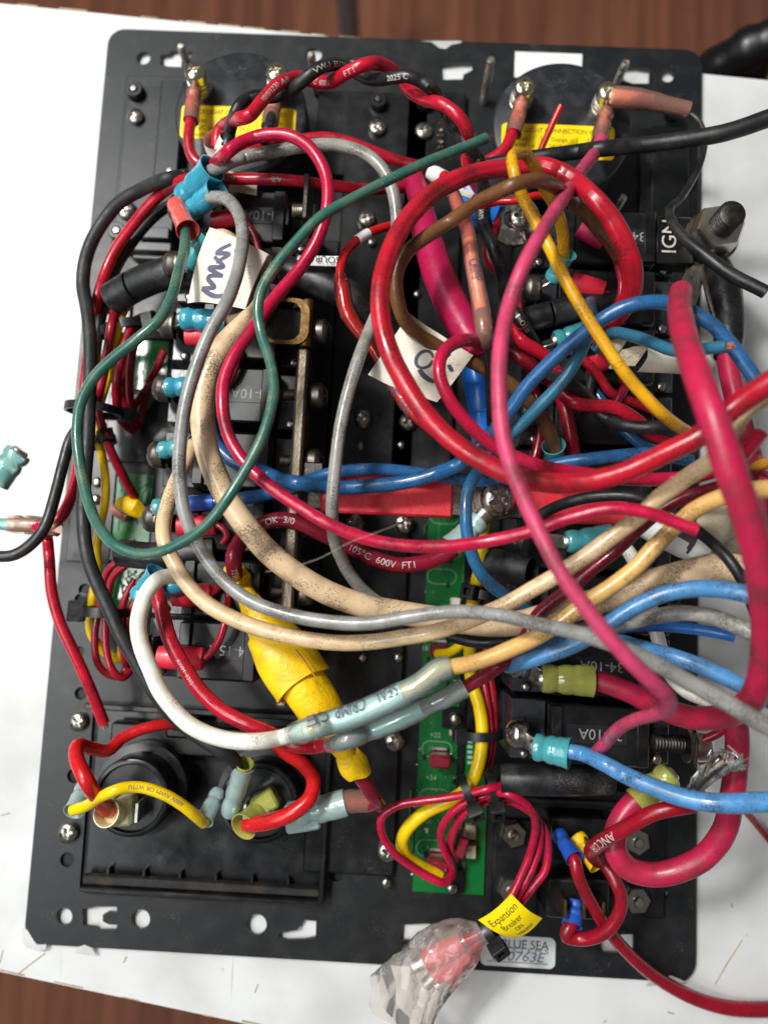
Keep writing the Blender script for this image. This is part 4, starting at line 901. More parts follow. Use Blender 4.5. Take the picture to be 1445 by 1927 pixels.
# -- twisted pair at the top
wire('wire', 'red wire of the twisted pair running down from the top', 'red', 26, [(409, 276, 52), (414, 246, 56), (439, 226, 62), (469, 216, 66), (495, 186, 68), (525, 156, 67), (562, 145, 62), (590, 152, 60), (621, 155, 62), (655, 136, 68), (688, 121, 70), (712, 119, 68), (737, 130, 63), (755, 148, 60), (770, 168, 61), (797, 185, 65), (834, 197, 68), (861, 218, 69), (877, 243, 66), (883, 267, 60), (878, 297, 54), (886, 322, 50), (897, 346, 46), (913, 370, 44), (928, 401, 42), (930, 425, 40), (920, 455, 42), (924, 491, 44), (945, 516, 46), (961, 546, 48), (970, 583, 50), (966, 613, 53), (980, 640, 55), (1006, 657, 54), (1028, 672, 52), (1046, 700, 50), (1058, 738, 52), (1081, 757, 55), (1111, 763, 56), (1156, 768, 56), (1194, 789, 56), (1220, 812, 54), (1251, 827, 54), (1300, 836, 54)],
     extra=[printed('1015/1230 A/B', .155, 3.2, flip=False), printed('105°C  600V', .225, 3.2), printed('FT1', .27, 3.2)])
wire('wire', 'black wire of the twisted pair running down from the top', 'black', 25, [(427, 276, 56), (436, 233, 62), (452, 199, 64), (479, 183, 62), (515, 183, 60), (549, 170, 65), (578, 146, 69), (608, 126, 69), (641, 122, 64), (665, 134, 61), (700, 151, 63), (734, 148, 68), (767, 145, 70), (791, 154, 69), (819, 176, 66), (834, 203, 60), (848, 233, 58), (868, 258, 60), (889, 285, 60), (903, 306, 56), (908, 345, 50), (906, 390, 45), (908, 425, 46), (925, 460, 50), (938, 490, 50), (946, 525, 48), (953, 570, 50), (975, 597, 56), (998, 635, 52), (1009, 680, 48), (1035, 706, 50), (1070, 721, 54), (1098, 742, 54), (1126, 774, 54), (1156, 793, 56), (1202, 803, 60), (1239, 804, 62), (1295, 822, 60)],
     extra=[printed('1015/1230', .10, 3.0), printed('VW-1  E51293', .205, 3.2), printed('2025 C', .30, 3.0), printed('DR AWM', .5, 3.2), printed('105 00', .68, 3.2)])
wt = Thing('marker_sleeve', 'white sleeve holding the twisted pair by the left meter', 'sleeve', P(412, 285, 50)); wt.part('sleeve', MB().tube([P(404, 262, 55), P(409, 276, 52), P(418, 296, 50)], [3.6, 3.8, 3.6], 20, caps=False), 'paper'); wt.part('band', MB().tube([P(432, 262, 56), P(426, 276, 54), P(420, 292, 52)], [3.0, 3.1, 3.0], 16, caps=False), 'paper')
# -- left column blacks and reds
wire('wire', 'black wire hugging the left edge down to the right socket', 'blackmatt', 26, [(352, 330, 44), (306, 339, 44), (263, 358, 40), (223, 382, 36), (197, 412, 34), (175, 450, 34), (162, 490, 34), (158, 535, 34), (165, 585, 36), (170, 640, 38), (170, 700, 40), (167, 760, 42), (165, 824, 44), (161, 898, 45), (157, 973, 46), (164, 1042, 48), (181, 1094, 48), (204, 1146, 48), (227, 1195, 48), (254, 1240, 47), (285, 1295, 46), (325, 1346, 44), (369, 1382, 42), (404, 1405, 42), (436, 1426, 40), (455, 1450, 36)],
     extra=[lambda q: crimp(q.t, (432, 1530, 28), (460, 1440, 38), 42, 'crimppale', None, bell=1.02), lambda q: crimp(q.t, (448, 1490, 32), (461, 1436, 38.6), 36, 'crimpyellow', None, tongue=False, bell=1.0)])
wire('wire', 'thinner black wire leaving the panel at the left edge', 'black', 22, [(330, 385, 30), (313, 390, 30), (280, 415, 28), (246, 458, 26), (222, 498, 26), (201, 551, 26), (187, 607, 26), (181, 650, 26), (177, 730, 26), (158, 790, 30), (135, 825, 33), (121, 869, 34), (104, 931, 36), (83, 994, 38), (55, 1028, 38), (21, 1046, 38), (-30, 1044, 38)])
wire('wire', 'red wire curving left from the top centre beside the black wires', 'red', 22, [(779, 350, 30), (724, 355, 36), (682, 356, 42), (621, 349, 46), (560, 341, 50), (512, 337, 50), (419, 336, 48), (349, 339, 46), (313, 359, 42), (280, 389, 38), (253, 422, 34), (223, 464, 30), (200, 512, 28), (183, 568, 27), (175, 610, 25), (165, 700, 22), (155, 800, 22), (147, 880, 24), (141, 912, 26), (131, 945, 28), (114, 974, 30), (88, 992, 30)],
     extra=[printed('A/B', .22, 3.0), printed('AWM   1 A/B', .3, 2.6)])
wire('wire', 'red wire hanging over the left edge to a cut end', 'red', 21, [(60, 988, 30), (84, 1000, 30), (91, 1042, 28), (97, 1111, 26), (114, 1170, 25), (138, 1222, 24), (163, 1280, 22), (181, 1324, 20), (196, 1361, 18)], ends=[(1, 'tinned')],
     extra=[lambda q: crimp(q.t, (-25, 985, 30), (72, 990, 30), 30, 'crimpaqua', None, bell=1.0), lambda q: q.t.part('clear_sleeve', MB().tube([P(20, 986, 30), P(60, 988, 30), P(90, 990, 30), P(112, 996, 30)], [3.0, 3.2, 2.9, 2.5], 18, caps=False), 'shellpink')])
wire('wire', 'teal crimp terminal on a wire end at the left picture edge', 'tealwire', 20, [(-90, 950, 28), (-40, 900, 28), (-5, 885, 28)], extra=[lambda q: crimp(q.t, (38, 850, 28), (-8, 905, 28), 58, 'crimpaqua', None, bell=1.05)])
# -- left meter's wires
wire('wire', 'red wire from the first screw of the left meter', 'red', 22, [(362, 185, 32), (359, 226, 33), (356, 259, 34), (361, 290, 34), (378, 308, 34), (420, 300, 33), (500, 275, 30), (572, 261, 30), (621, 258, 30), (667, 270, 30), (706, 286, 29), (743, 300, 28), (800, 316, 28)],
     extra=[lambda q: crimp(q.t, (366, 168, 31.5), (360, 228, 33), 34, 'shellpink', (P(369, 140, 30.5)), axis=(0, 0, 1), bell=1.0, name='heat_shrink')])
wire('wire', 'dark wire from the second screw of the left meter', 'black', 20, [(515, 200, 32), (505, 240, 33), (492, 270, 30), (480, 300, 26), (470, 330, 20)], extra=[lambda q: crimp(q.t, (520, 165, 31.5), (507, 240, 33), 38, 'shellpink', P(521, 141, 30.5), axis=(0, 0, 1), bell=.95, name='heat_shrink')])
# -- right meter's wires
wire('wire', 'red wire from the left screw of the right meter', 'red', 24, [(974, 215, 32), (962, 255, 33), (950, 280, 33), (925, 300, 32), (885, 318, 30)], extra=[lambda q: crimp(q.t, (982, 190, 31.5), (966, 252, 33), 38, 'shellpink', P(985, 168, 30.5), axis=(0, 0, 1), bell=.92, name='heat_shrink')])
wire('wire', 'thin bright red wire end standing on the right meter', 'redbright', 13, [(1000, 330, 30), (1017, 283, 33), (1033, 247, 36), (1055, 199, 39)])
wire('wire', 'thin black wire from the right meter looping to the right', 'black', 11, [(1240, 196, 36, 10), (1294, 210, 36, 10), (1318, 232, 37, 10), (1326, 266, 39, 11), (1319, 304, 42, 12), (1300, 342, 47, 14), (1277, 376, 54, 16), (1259, 393, 58, 17), (1262, 414, 62, 18), (1286, 447, 66, 22), (1334, 485, 70, 25), (1383, 519, 72, 26), (1440, 550, 74, 26)],
     extra=[lambda q: q.t.part('heat_shrink', MB().tube([P(1152, 181, 37), P(1175, 184, 37.5), P(1200, 186, 37), P(1225, 190, 36.5), P(1250, 196, 36), P(1296, 206, 36)], [3.2, 3.5, 3.3, 3.0, 2.7, 2.5], 20, caps=False), 'shellpink'), lambda q: q.t.part('butt_barrel', MB().tube([P(1150, 181, 37), P(1200, 187, 37), P(1226, 190, 36.5)], [2.3, 2.5, 2.1], 14), 'barrelcopper')])
wire('cable', 'thick black cable entering from the right across the right meter', 'black', 32, [(1500, 208, 62, 36), (1445, 221, 60, 35), (1352, 250, 56, 33), (1239, 270, 50, 31), (1126, 281, 45, 30), (1006, 296, 40, 27), (940, 304, 38, 25), (880, 316, 34, 24)], cat='cable')
# -- vertical dull pink wire over everything
wire('wire', 'long dull pink wire running down the middle over all others', 'dullpink', 27, [(1130, 262, 40, 25), (1118, 290, 46, 26), (1095, 322, 62, 27), (1060, 372, 83, 28), (1020, 432, 101, 29), (983, 500, 106, 30), (957, 570, 105, 30), (942, 640, 109, 30), (938, 720, 111, 31), (943, 800, 112, 31), (960, 872, 112, 31), (990, 948, 112, 31), (1020, 1010, 113, 31), (1055, 1075, 114, 31), (1090, 1130, 114, 31), (1130, 1181, 114, 31), (1180, 1235, 113, 31), (1228, 1284, 111, 31), (1256, 1312, 107, 29), (1258, 1330, 101, 27), (1232, 1343, 94, 25), (1195, 1353, 86, 24), (1163, 1370, 76, 24), (1138, 1398, 64, 23), (1110, 1425, 54, 22)], crease=(1.0, .13),
     extra=[lambda q: crimp(q.t, (1140, 210, 32), (1126, 268, 39), 38, 'shellpink', P(1142, 177, 30.5), axis=(0, 0, 1), bell=.86, name='heat_shrink'), printed('105  600V', .925, 2.2, 'printgrey')])
# -- thick red loop
wire('wire', 'thick red twin wire in a big loop at the top right', 'redthick', 38, [(1120, 640, 50, 36), (1150, 605, 56, 38), (1175, 575, 62, 39), (1188, 546, 67, 40), (1189, 508, 72, 41), (1174, 460, 76, 41), (1148, 412, 78, 40), (1110, 366, 78, 38), (1065, 329, 75, 36), (1020, 312, 72, 34), (975, 314, 72, 34), (900, 324, 75, 36), (850, 343, 79, 38), (801, 376, 82, 38), (762, 420, 85, 38), (732, 480, 88, 38), (716, 540, 90, 38), (716, 600, 91, 39), (730, 660, 92, 39), (760, 720, 92, 39), (802, 780, 93, 39), (852, 832, 94, 39), (905, 868, 95, 39), (962, 896, 96, 39), (1020, 908, 97, 39), (1090, 907, 98, 40), (1170, 890, 101, 40), (1250, 855, 104, 41), (1320, 815, 107, 43), (1380, 766, 110, 45), (1445, 722, 112, 48), (1500, 690, 114, 50)], crease=(.75, .14), seg=24)
# -- brown wire
wire('wire', 'brown wire curving inside the thick red loop into a paper flag', 'brown', 28, [(1180, 520, 44), (1165, 488, 50), (1145, 455, 57), (1126, 432, 64), (1104, 406, 70), (1072, 374, 76), (1043, 350, 86), (1013, 339, 94), (975, 344, 98), (938, 360, 95), (900, 379, 88), (850, 415, 80), (800, 448, 80), (764, 480, 79), (747, 520, 78), (750, 570, 75), (768, 612, 72), (820, 650, 68), (900, 687, 62), (957, 722, 60), (998, 759, 58), (1024, 793, 54), (1041, 832, 50), (1048, 860, 46)], lump=.03,
     extra=[lambda q: crimp(q.t, (1046, 880, 42), (1041, 838, 51), 42, 'crimpteal', None)])
# -- yellow wire
wire('wire', 'mustard yellow wire looping over the thick red loop and running down right', 'yellowwire', 24, [(1060, 500, 48), (1060, 470, 54), (1056, 425, 60), (1042, 384, 66), (1022, 350, 72), (1005, 312, 80), (984, 288, 86), (964, 294, 90), (966, 322, 92), (978, 360, 90), (1000, 405, 88), (1034, 468, 87), (1064, 530, 90), (1098, 588, 90), (1135, 645, 89), (1175, 705, 88), (1230, 766, 86), (1262, 794, 82), (1300, 818, 74)],
     extra=[lambda q: crimp(q.t, (1040, 525, 46), (1064, 476, 54), 42, 'crimpteal', SR(1))])
# -- spliced red wire with white band
wire('wire', 'bright red wire with a white band and a red splice', 'redbright', 18, [(760, 422, 48), (728, 427, 52), (692, 440, 56), (663, 461, 59), (647, 484, 61), (641, 515, 62), (645, 546, 62), (652, 583, 62), (673, 619, 61), (706, 662, 60), (727, 704, 60), (750, 741, 60), (778, 776, 61), (800, 795, 62), (825, 815, 62), (860, 840, 62), (900, 862, 60)],
     extra=[band(.125, .165, 'paperwhite', 1.1), shrink(.285, .83, 'shellred', [(0, 1.35), (.06, 1.75), (.2, 1.8), (.32, 1.55), (.42, 1.6), (.7, 1.75), (.9, 1.6), (1, 1.25)], n=22), barrel(.48, .70, 'barrelcopper', 1.3), printed('CRIMP  SEAL', .62, 2.5, 'inkmarker', ang=-.55, rf=1.8)])
# -- magenta shrink tube with its pink wire
wire('wire', 'pink wire looping out of a fat magenta shrink tube', 'pink', 27, [(770, 330, 40), (790, 372, 46), (800, 440, 52), (828, 530, 58), (866, 605, 62), (896, 646, 66), (902, 654, 70)], pname='core', fix=True,
     extra=[lambda q: q.t.part('shrink_tube', MB().tube([P(778, 335, 42), P(790, 372, 46), P(796, 410, 50), P(806, 455, 53), P(824, 515, 57), P(846, 565, 60), P(864, 600, 62), P(884, 635, 64), P(900, 660, 66)], [mm(x, 56) / 2 for x in (44, 50, 54, 60, 63, 63, 62, 56, 40)], 28), 'shrinkpink')])
wire('wire', 'deep pink wire curling left below the magenta tube then right', 'pink', 26, [(905, 648, 68), (880, 640, 76), (850, 648, 82), (830, 670, 85), (825, 702, 86), (840, 745, 85), (880, 797, 83), (932, 840, 82), (990, 868, 82), (1050, 885, 82), (1110, 895, 80), (1180, 903, 78), (1260, 902, 78), (1335, 890, 84), (1394, 858, 92), (1432, 814, 98)])
# -- clear splice down the centre
wire('wire', 'red wire with a clear pinkish splice running down to black', 'redbright', 20, [(835, 330, 58), (850, 358, 62), (864, 392, 66), (878, 428, 68), (884, 455, 69), (889, 491, 70), (898, 531, 71), (906, 571, 72), (911, 607, 72), (914, 650, 70)],
     extra=[shrink(.12, .99, 'shellpink', [(0, 1.0), (.03, 1.35), (.3, 1.55), (.5, 1.6), (.62, 1.75), (.85, 1.85), (.97, 1.7), (1, 1.3)], n=22), barrel(.45, .8, 'barrelcopper', 1.35), printed('CRIMP', .62, 2.4, 'inkmarker', ang=.2, rf=1.85), lambda q: band(.8, 1., 'black', 1.12, 'black_core')(q)])
wire('wire', 'thin black wire leaving the clear splice at the centre', 'black', 13, [(914, 648, 70), (917, 690, 66), (920, 740, 60), (922, 800, 52)])
# -- blue wires
wire('wire', 'blue wire arching from the left breakers to the upper right', 'blue', 28, [(372, 728, 47, 20), (392, 775, 47, 24), (408, 835, 47, 26), (440, 868, 48), (480, 880, 49), (531, 902, 50), (587, 911, 52), (639, 917, 52), (699, 915, 53), (759, 909, 54), (811, 897, 56), (863, 875, 58), (905, 840, 62), (957, 774, 66), (994, 723, 70), (1036, 680, 74), (1081, 638, 78), (1122, 606, 82), (1171, 579, 85), (1220, 568, 87), (1262, 571, 88), (1303, 588, 88), (1345, 616, 88), (1380, 655, 88), (1405, 690, 88), (1422, 716, 88)],
     extra=[lambda q: crimp(q.t, (313, 729, 47), (378, 727, 47), 44, 'crimpblue', SL(3), bell=1.03)])
wire('wire', 'dull teal wire lying beside the arching blue wire', 'tealwire', 26, [(905, 880, 52), (930, 850, 56), (964, 815, 60), (1013, 766, 66), (1058, 716, 70), (1085, 672, 72), (1103, 634, 70), (1112, 600, 60), (1110, 570, 48)])
wire('wire', 'dirty teal wire with bare copper end at the right', 'tealwire', 24, [(1120, 660, 56), (1150, 628, 60), (1187, 632, 66), (1225, 645, 72), (1262, 659, 78), (1300, 661, 84), (1335, 655, 90), (1368, 652, 93)], ends=[(1, 'copper')])
wire('wire', 'blue wire from the sixth left crimp passing under the grey wire', 'blue', 25, [(330, 950, 47), (370, 947, 47), (410, 944, 47), (449, 940, 48), (493, 933, 49), (540, 922, 50), (580, 905, 50), (620, 893, 50), (669, 886, 50), (718, 884, 50), (774, 889, 50), (830, 896, 50), (880, 903, 50), (960, 898, 50), (1010, 884, 50), (1066, 869, 52), (1111, 863, 54), (1164, 857, 54), (1232, 853, 54), (1300, 868, 52)],
     extra=[lambda q: crimp(q.t, (292, 958, 47), (350, 944, 47.5), 44, 'crimpteal', SL(5), bell=1.02), band(.03, .075, 'crimpdeepblue', 1.15)])
wire('wire', 'thin worn blue wire looping down beside the big screw', 'bluedull', 24, [(960, 850, 58), (925, 866, 61), (900, 888, 64), (882, 922, 66), (877, 965, 67), (881, 1010, 66), (894, 1058, 64), (917, 1094, 61), (952, 1121, 58), (987, 1143, 55), (1020, 1160, 50), (1060, 1180, 46)])
wire('wire', 'light blue wire folded back on itself at centre right', 'bluelight', 30, [(1480, 1150, 96, 34), (1425, 1126, 95, 34), (1358, 1110, 92, 33), (1300, 1108, 90, 32), (1246, 1118, 88, 31), (1202, 1138, 86, 30), (1157, 1167, 84, 30), (1112, 1197, 82, 30), (1068, 1219, 80, 30), (1014, 1238, 77, 29), (975, 1251, 73, 28), (956, 1254, 66, 27), (962, 1242, 57, 26), (990, 1228, 54, 26), (1040, 1208, 54, 26), (1100, 1198, 58, 27), (1160, 1205, 64, 28), (1211, 1219, 70, 29), (1269, 1235, 76, 30), (1336, 1262, 80, 31), (1416, 1302, 84, 32), (1490, 1340, 86, 33)])
wire('wire', 'short bright blue wire with a cut end under the right grey wire', 'bluevivid', 22, [(1130, 1190, 48), (1180, 1181, 56), (1246, 1177, 64), (1313, 1184, 70), (1358, 1193, 73), (1381, 1198, 74)])
wire('wire', 'light blue wire from the lowest right crimp to the right edge', 'bluelight', 30, [(1030, 1408, 52, 26), (1055, 1412, 54, 27), (1093, 1417, 57, 28), (1134, 1435, 61, 29), (1180, 1460, 66, 31), (1231, 1483, 70, 33), (1286, 1502, 74, 34), (1334, 1511, 77, 35), (1382, 1513, 79, 36), (1480, 1506, 82, 37)],
     extra=[lambda q: crimp(q.t, (1005, 1405, 50), (1072, 1418, 54), 58, 'crimpteal', SR(8), bell=1.08)])
# -- cream cables
wire('cable', 'thick dirt-speckled cream cable sweeping from the left label to the right', 'creamdirty', 46, [(498, 486, 54, 18), (498, 530, 58, 22), (486, 578, 62, 32), (458, 610, 64, 40), (425, 646, 65, 44), (400, 689, 66, 45), (385, 734, 66, 46), (381, 786, 66, 46), (388, 839, 66, 46), (403, 887, 66, 46), (428, 938, 66, 46), (464, 989, 66, 46), (512, 1045, 65, 46), (568, 1088, 64, 46), (624, 1118, 63, 46), (680, 1138, 62, 46), (736, 1151, 62, 46), (800, 1162, 62, 46), (880, 1172, 62, 46), (956, 1173, 63, 46), (1023, 1160, 64, 48), (1112, 1135, 66, 50), (1202, 1104, 69, 52), (1291, 1080, 72, 54), (1358, 1068, 75, 56), (1412, 1078, 78, 57), (1490, 1105, 80, 58)], cat='cable', seg=24, lump=.012)
wire('wire', 'cream wire from the fifth left crimp curving under the grey wire to upper right', 'cream', 31, [(352, 848, 48, 22), (364, 836, 50, 24), (352, 866, 54, 27), (334, 902, 58, 28), (318, 945, 62, 29), (308, 985, 64, 29), (310, 1020, 66, 29), (324, 1052, 67, 30), (350, 1095, 68, 30), (391, 1136, 69, 30), (443, 1166, 70, 30), (505, 1188, 71, 30), (568, 1202, 72, 30), (632, 1209, 73, 30), (699, 1208, 74, 30), (755, 1200, 76, 30), (811, 1190, 78, 30), (867, 1174, 79, 30), (912, 1155, 80, 31), (950, 1138, 82, 31), (1001, 1108, 84, 31), (1050, 1080, 86, 32), (1104, 1045, 88, 32), (1157, 1005, 90, 32), (1202, 972, 91, 32), (1246, 930, 92, 33), (1291, 898, 93, 34), (1345, 862, 95, 34), (1375, 818, 97, 33), (1393, 786, 99, 32), (1420, 760, 101, 32), (1490, 725, 104, 32)],
     extra=[lambda q: crimp(q.t, (302, 848, 47), (362, 838, 48), 40, 'crimpteal', SL(4), bell=1.0)])
wire('wire', 'golden cream wire from the clear splice to the right edge', 'gold', 31, [(556, 1381, 69, 29), (611, 1363, 74, 30), (681, 1340, 77, 30), (750, 1308, 79, 30), (800, 1281, 80, 30), (827, 1262, 80, 30), (889, 1250, 80, 30), (956, 1224, 81, 31), (1014, 1197, 82, 31), (1059, 1168, 83, 31), (1104, 1133, 84, 31), (1157, 1098, 86, 31), (1193, 1070, 87, 31), (1229, 1032, 88, 32), (1273, 989, 89, 32), (1313, 957, 90, 33), (1371, 931, 92, 34), (1425, 922, 94, 35), (1490, 922, 96, 35)],
     extra=[band(.0, .1, 'white', 1.06, 'white_core'), shrink(.0, .345, 'shellblue', [(0, 1.5), (.1, 1.55), (.3, 1.45), (.36, 1.6), (.6, 1.62), (.72, 1.6), (.76, 1.42), (.8, 1.5), (.97, 1.5), (1, 1.35)], n=24), barrel(.11, .25, 'barrelpale', 1.25), printed('SEAL   CRIMP     CE', .16, 3.0, 'inkmarker', ang=.62, flip=True, rf=1.66)])
wire('wire', 'maroon wire from the lower clear splice between the cream wires', 'maroon', 25, [(625, 1399, 66), (680, 1383, 68), (740, 1358, 70), (800, 1330, 71), (850, 1306, 72), (890, 1284, 72), (925, 1262, 72), (961, 1233, 70), (992, 1190, 66), (1014, 1155, 68), (1068, 1112, 74), (1112, 1073, 76), (1166, 1030, 78), (1202, 996, 78), (1246, 958, 80), (1291, 934, 82), (1358, 914, 84), (1420, 895, 84)],
     extra=[shrink(.0, .31, 'shellblue', [(0, 1.4), (.28, 1.5), (.33, 1.3), (.4, 1.5), (.6, 1.65), (.72, 1.5), (.78, 1.3), (.84, 1.5), (1, 1.45)], n=24), barrel(.10, .22, 'barrelpale', 1.25)])
wire('wire', 'white wire curving from the seventh left crimp to the clear splice', 'white', 31, [(345, 1086, 54, 28), (322, 1084, 58, 29), (300, 1089, 61, 30), (278, 1112, 63, 30), (264, 1146, 64, 31), (260, 1180, 64, 31), (267, 1216, 64, 31), (281, 1253, 64, 31), (301, 1300, 64, 31), (325, 1332, 64, 31), (357, 1363, 65, 31), (404, 1386, 65, 31), (456, 1396, 66, 31), (508, 1392, 67, 31), (560, 1379, 69, 30)],
     extra=[lambda q: crimp(q.t, (262, 1125, 47), (300, 1080, 50), 50, 'crimpblue', SL(6)), lambda q: crimp(q.t, (300, 1110, 46), (352, 1092, 48), 46, 'crimpblue', None)])
wire('wire', 'red wire running beside the white curve into the lower splice', 'red', 28, [(292, 1095, 50), (298, 1120, 52), (309, 1163, 54), (323, 1208, 55), (347, 1250, 56), (380, 1300, 57), (421, 1338, 58), (463, 1360, 59), (508, 1378, 60), (545, 1398, 62), (585, 1405, 64), (632, 1398, 66)], extra=[printed('AWM  1015', .35, 2.4, 'printwhite', ang=-.3)])
# -- maroon lettered wire and the yellow taped fuse holder
wire('wire', 'maroon wire lettered 105°C 600V FT1 from the big screw', 'maroon', 30, [(880, 1005, 48), (850, 1036, 48), (828, 1049, 48), (792, 1060, 48), (748, 1063, 48), (699, 1049, 48), (654, 1027, 48), (609, 1007, 49), (568, 986, 50), (527, 977, 50), (490, 987, 50), (458, 1012, 50), (440, 1046, 48), (443, 1085, 46)],
     extra=[printed('105°C  600V  FT1', .31, 4.2, flip=True), printed('OK  3/0', .66, 4.0, flip=True), printed('TEW', .93, 3.6), lambda q: crimp(q.t, (905, 978, 47), (848, 1030, 48), 50, 'crimppale', P(932, 940, 43.6), axis=(0, 0, 1), bell=1.08), lambda q: q.t.part('bare_strands', MB().tube([P(896, 984, 47.5), P(914, 965, 47.2)], [2.6, 2.8], 12), 'tinned')])
wire('fuse_holder', 'fat bundle wrapped in yellow tape between splices and left breakers', 'tapeyellow', 40, [(441, 1078, 45, 44), (453, 1098, 45, 46), (462, 1114, 45, 36), (474, 1136, 46, 42), (492, 1168, 47, 52), (540, 1240, 49, 74), (592, 1322, 50, 74), (622, 1370, 49, 62), (640, 1400, 48, 44), (656, 1426, 47, 32)], cat='fuse holder', pname='inner_wrap', step=4., lump=.02, seg=24,
     extra=[lambda q: wrap(q, [(437, 1070, 45, 44), (451, 1096, 45, 50)]), lambda q: wrap(q, [(470, 1128, 46, 40), (486, 1158, 47, 58), (510, 1200, 48, 76)]), lambda q: wrap(q, [(500, 1184, 48, 82), (530, 1226, 49, 108), (569, 1286, 50, 112)]), lambda q: wrap(q, [(560, 1270, 50, 88), (590, 1318, 50, 86), (616, 1360, 49, 80)]), lambda q: wrap(q, [(652, 1418, 47, 44), (664, 1440, 46, 56), (676, 1458, 45, 46)]),
            lambda q: q.t.part('maroon_wire', MB().tube([P(668, 1444, 45), P(682, 1466, 43), P(698, 1490, 40), P(712, 1508, 36), P(700, 1516, 32), P(680, 1512, 30)], [2.3] * 6, 14), 'maroon'), lambda q: q.t.part('tape_fold', MB().tube([P(556, 1222, 58), P(574, 1246, 58.5), P(594, 1274, 58)], [.25, .3, .25], 8), 'amber')])
def wrap(q, pts):
    c = spline(pts, 5.); r = np.array([mm(a[3], a[2]) / 2 for a in c]); g = np.random.RandomState(len(c) + int(pts[0][0]))
    ph = g.rand(3) * 6; p = PA(c[:, :3]); T, N, B = frames(p); V = []; F = []; n = 36
    for i in range(len(p)):
        for k in range(n):
            a = 2 * math.pi * k / n; w_ = 1 + .025 * math.sin(3 * a + ph[0]) + .02 * math.sin(5 * a + ph[1] + i * .3) + (.02 * math.sin(7 * a + ph[2]) if i in (0, len(p) - 1) else 0)
            off = T[i] * (.9 * math.sin(2 * a + ph[2])) if i in (0, len(p) - 1) else 0
            V.append(p[i] + off + (N[i] * math.cos(a) * .8 + B[i] * math.sin(a)) * r[i] * w_)
    for i in range(len(p) - 1):
        for k in range(n): F.append((i * n + k, i * n + (k + 1) % n, (i + 1) * n + (k + 1) % n, (i + 1) * n + k))
    F += [tuple(range(n))[::-1], tuple((len(p) - 1) * n + k for k in range(n))]
    q.t.part('tape_wrap', MB().add(V, F), 'tapeyellow')
wire('wire', 'pale crimp connector lying right of the right socket', 'maroon', 22, [(712, 1510, 31), (690, 1510, 31), (650, 1512, 31)], extra=[lambda q: crimp(q.t, (560, 1535, 30), (652, 1510, 31), 54, 'crimppale', None, bell=.98, tongue=False), lambda q: q.t.part('clear_sleeve', MB().tube([P(630, 1513, 31), P(660, 1508, 31), P(690, 1507, 31), P(718, 1508, 31)], [3.6, 3.7, 3.5, 3.2], 20, caps=False), 'shellpink'), lambda q: q.t.part('blade_housing', MB().box(P(570, 1535, 30), (5.4, 4.2, 3.2), Matrix.Rotation(.2, 3, 'Z'), .8), 'crimppale')])
# -- thick pink at the right, from the yellow-green crimp round to its cut end
wire('cable', 'thick pink cable from the yellow-green crimp up to a cut end at right', 'hotpink', 46, [(1085, 1276, 48, 36), (1130, 1284, 50, 38), (1190, 1306, 56, 40), (1250, 1334, 64, 42), (1310, 1350, 72, 43), (1370, 1344, 82, 45), (1412, 1318, 92, 48), (1432, 1270, 100, 50), (1440, 1200, 108, 52), (1437, 1120, 115, 54), (1424, 1035, 120, 56), (1400, 950, 124, 57), (1370, 870, 126, 58), (1341, 790, 126, 57), (1314, 715, 122, 54), (1292, 650, 114, 50), (1280, 600, 104, 47), (1278, 570, 96, 45), (1281, 548, 90, 42)], cat='cable', seg=24,
     extra=[lambda q: crimp(q.t, (1018, 1276, 49), (1115, 1282, 50), 62, 'crimpyellow', SR(7), bell=1.02)])
wire('cable', 'deep pink cable hanging behind, coming out of black tape at the right', 'hotpink', 40, [(1366, 650, 46), (1371, 690, 48), (1380, 740, 50), (1396, 805, 52), (1413, 862, 54), (1428, 905, 56), (1445, 980, 58), (1470, 1060, 60)], cat='cable',
     extra=[lambda q: q.t.part('black_tape', MB().tube([P(1342, 480, 36), P(1350, 515, 40), P(1362, 555, 43), P(1370, 600, 45), P(1371, 640, 46), P(1366, 672, 47)], [mm(x, 43) / 2 for x in (50, 62, 66, 58, 54, 46)], 24), 'tapeblack')])
wire('cable', 'thick crimson cable in a U-bend at the lower right', 'hotpink', 42, [(1378, 1320, 66), (1385, 1380, 64), (1383, 1430, 62), (1377, 1493, 60), (1363, 1560, 56), (1328, 1609, 52), (1276, 1637, 49), (1225, 1645, 47), (1182, 1633, 46), (1159, 1606, 46), (1156, 1573, 46), (1168, 1540, 46), (1196, 1508, 46), (1222, 1488, 46)], cat='cable', seg=24,
     extra=[lambda q: crimp(q.t, (1262, 1456, 46), (1196, 1510, 46), 58, 'crimpyellow', None, bell=.98)])
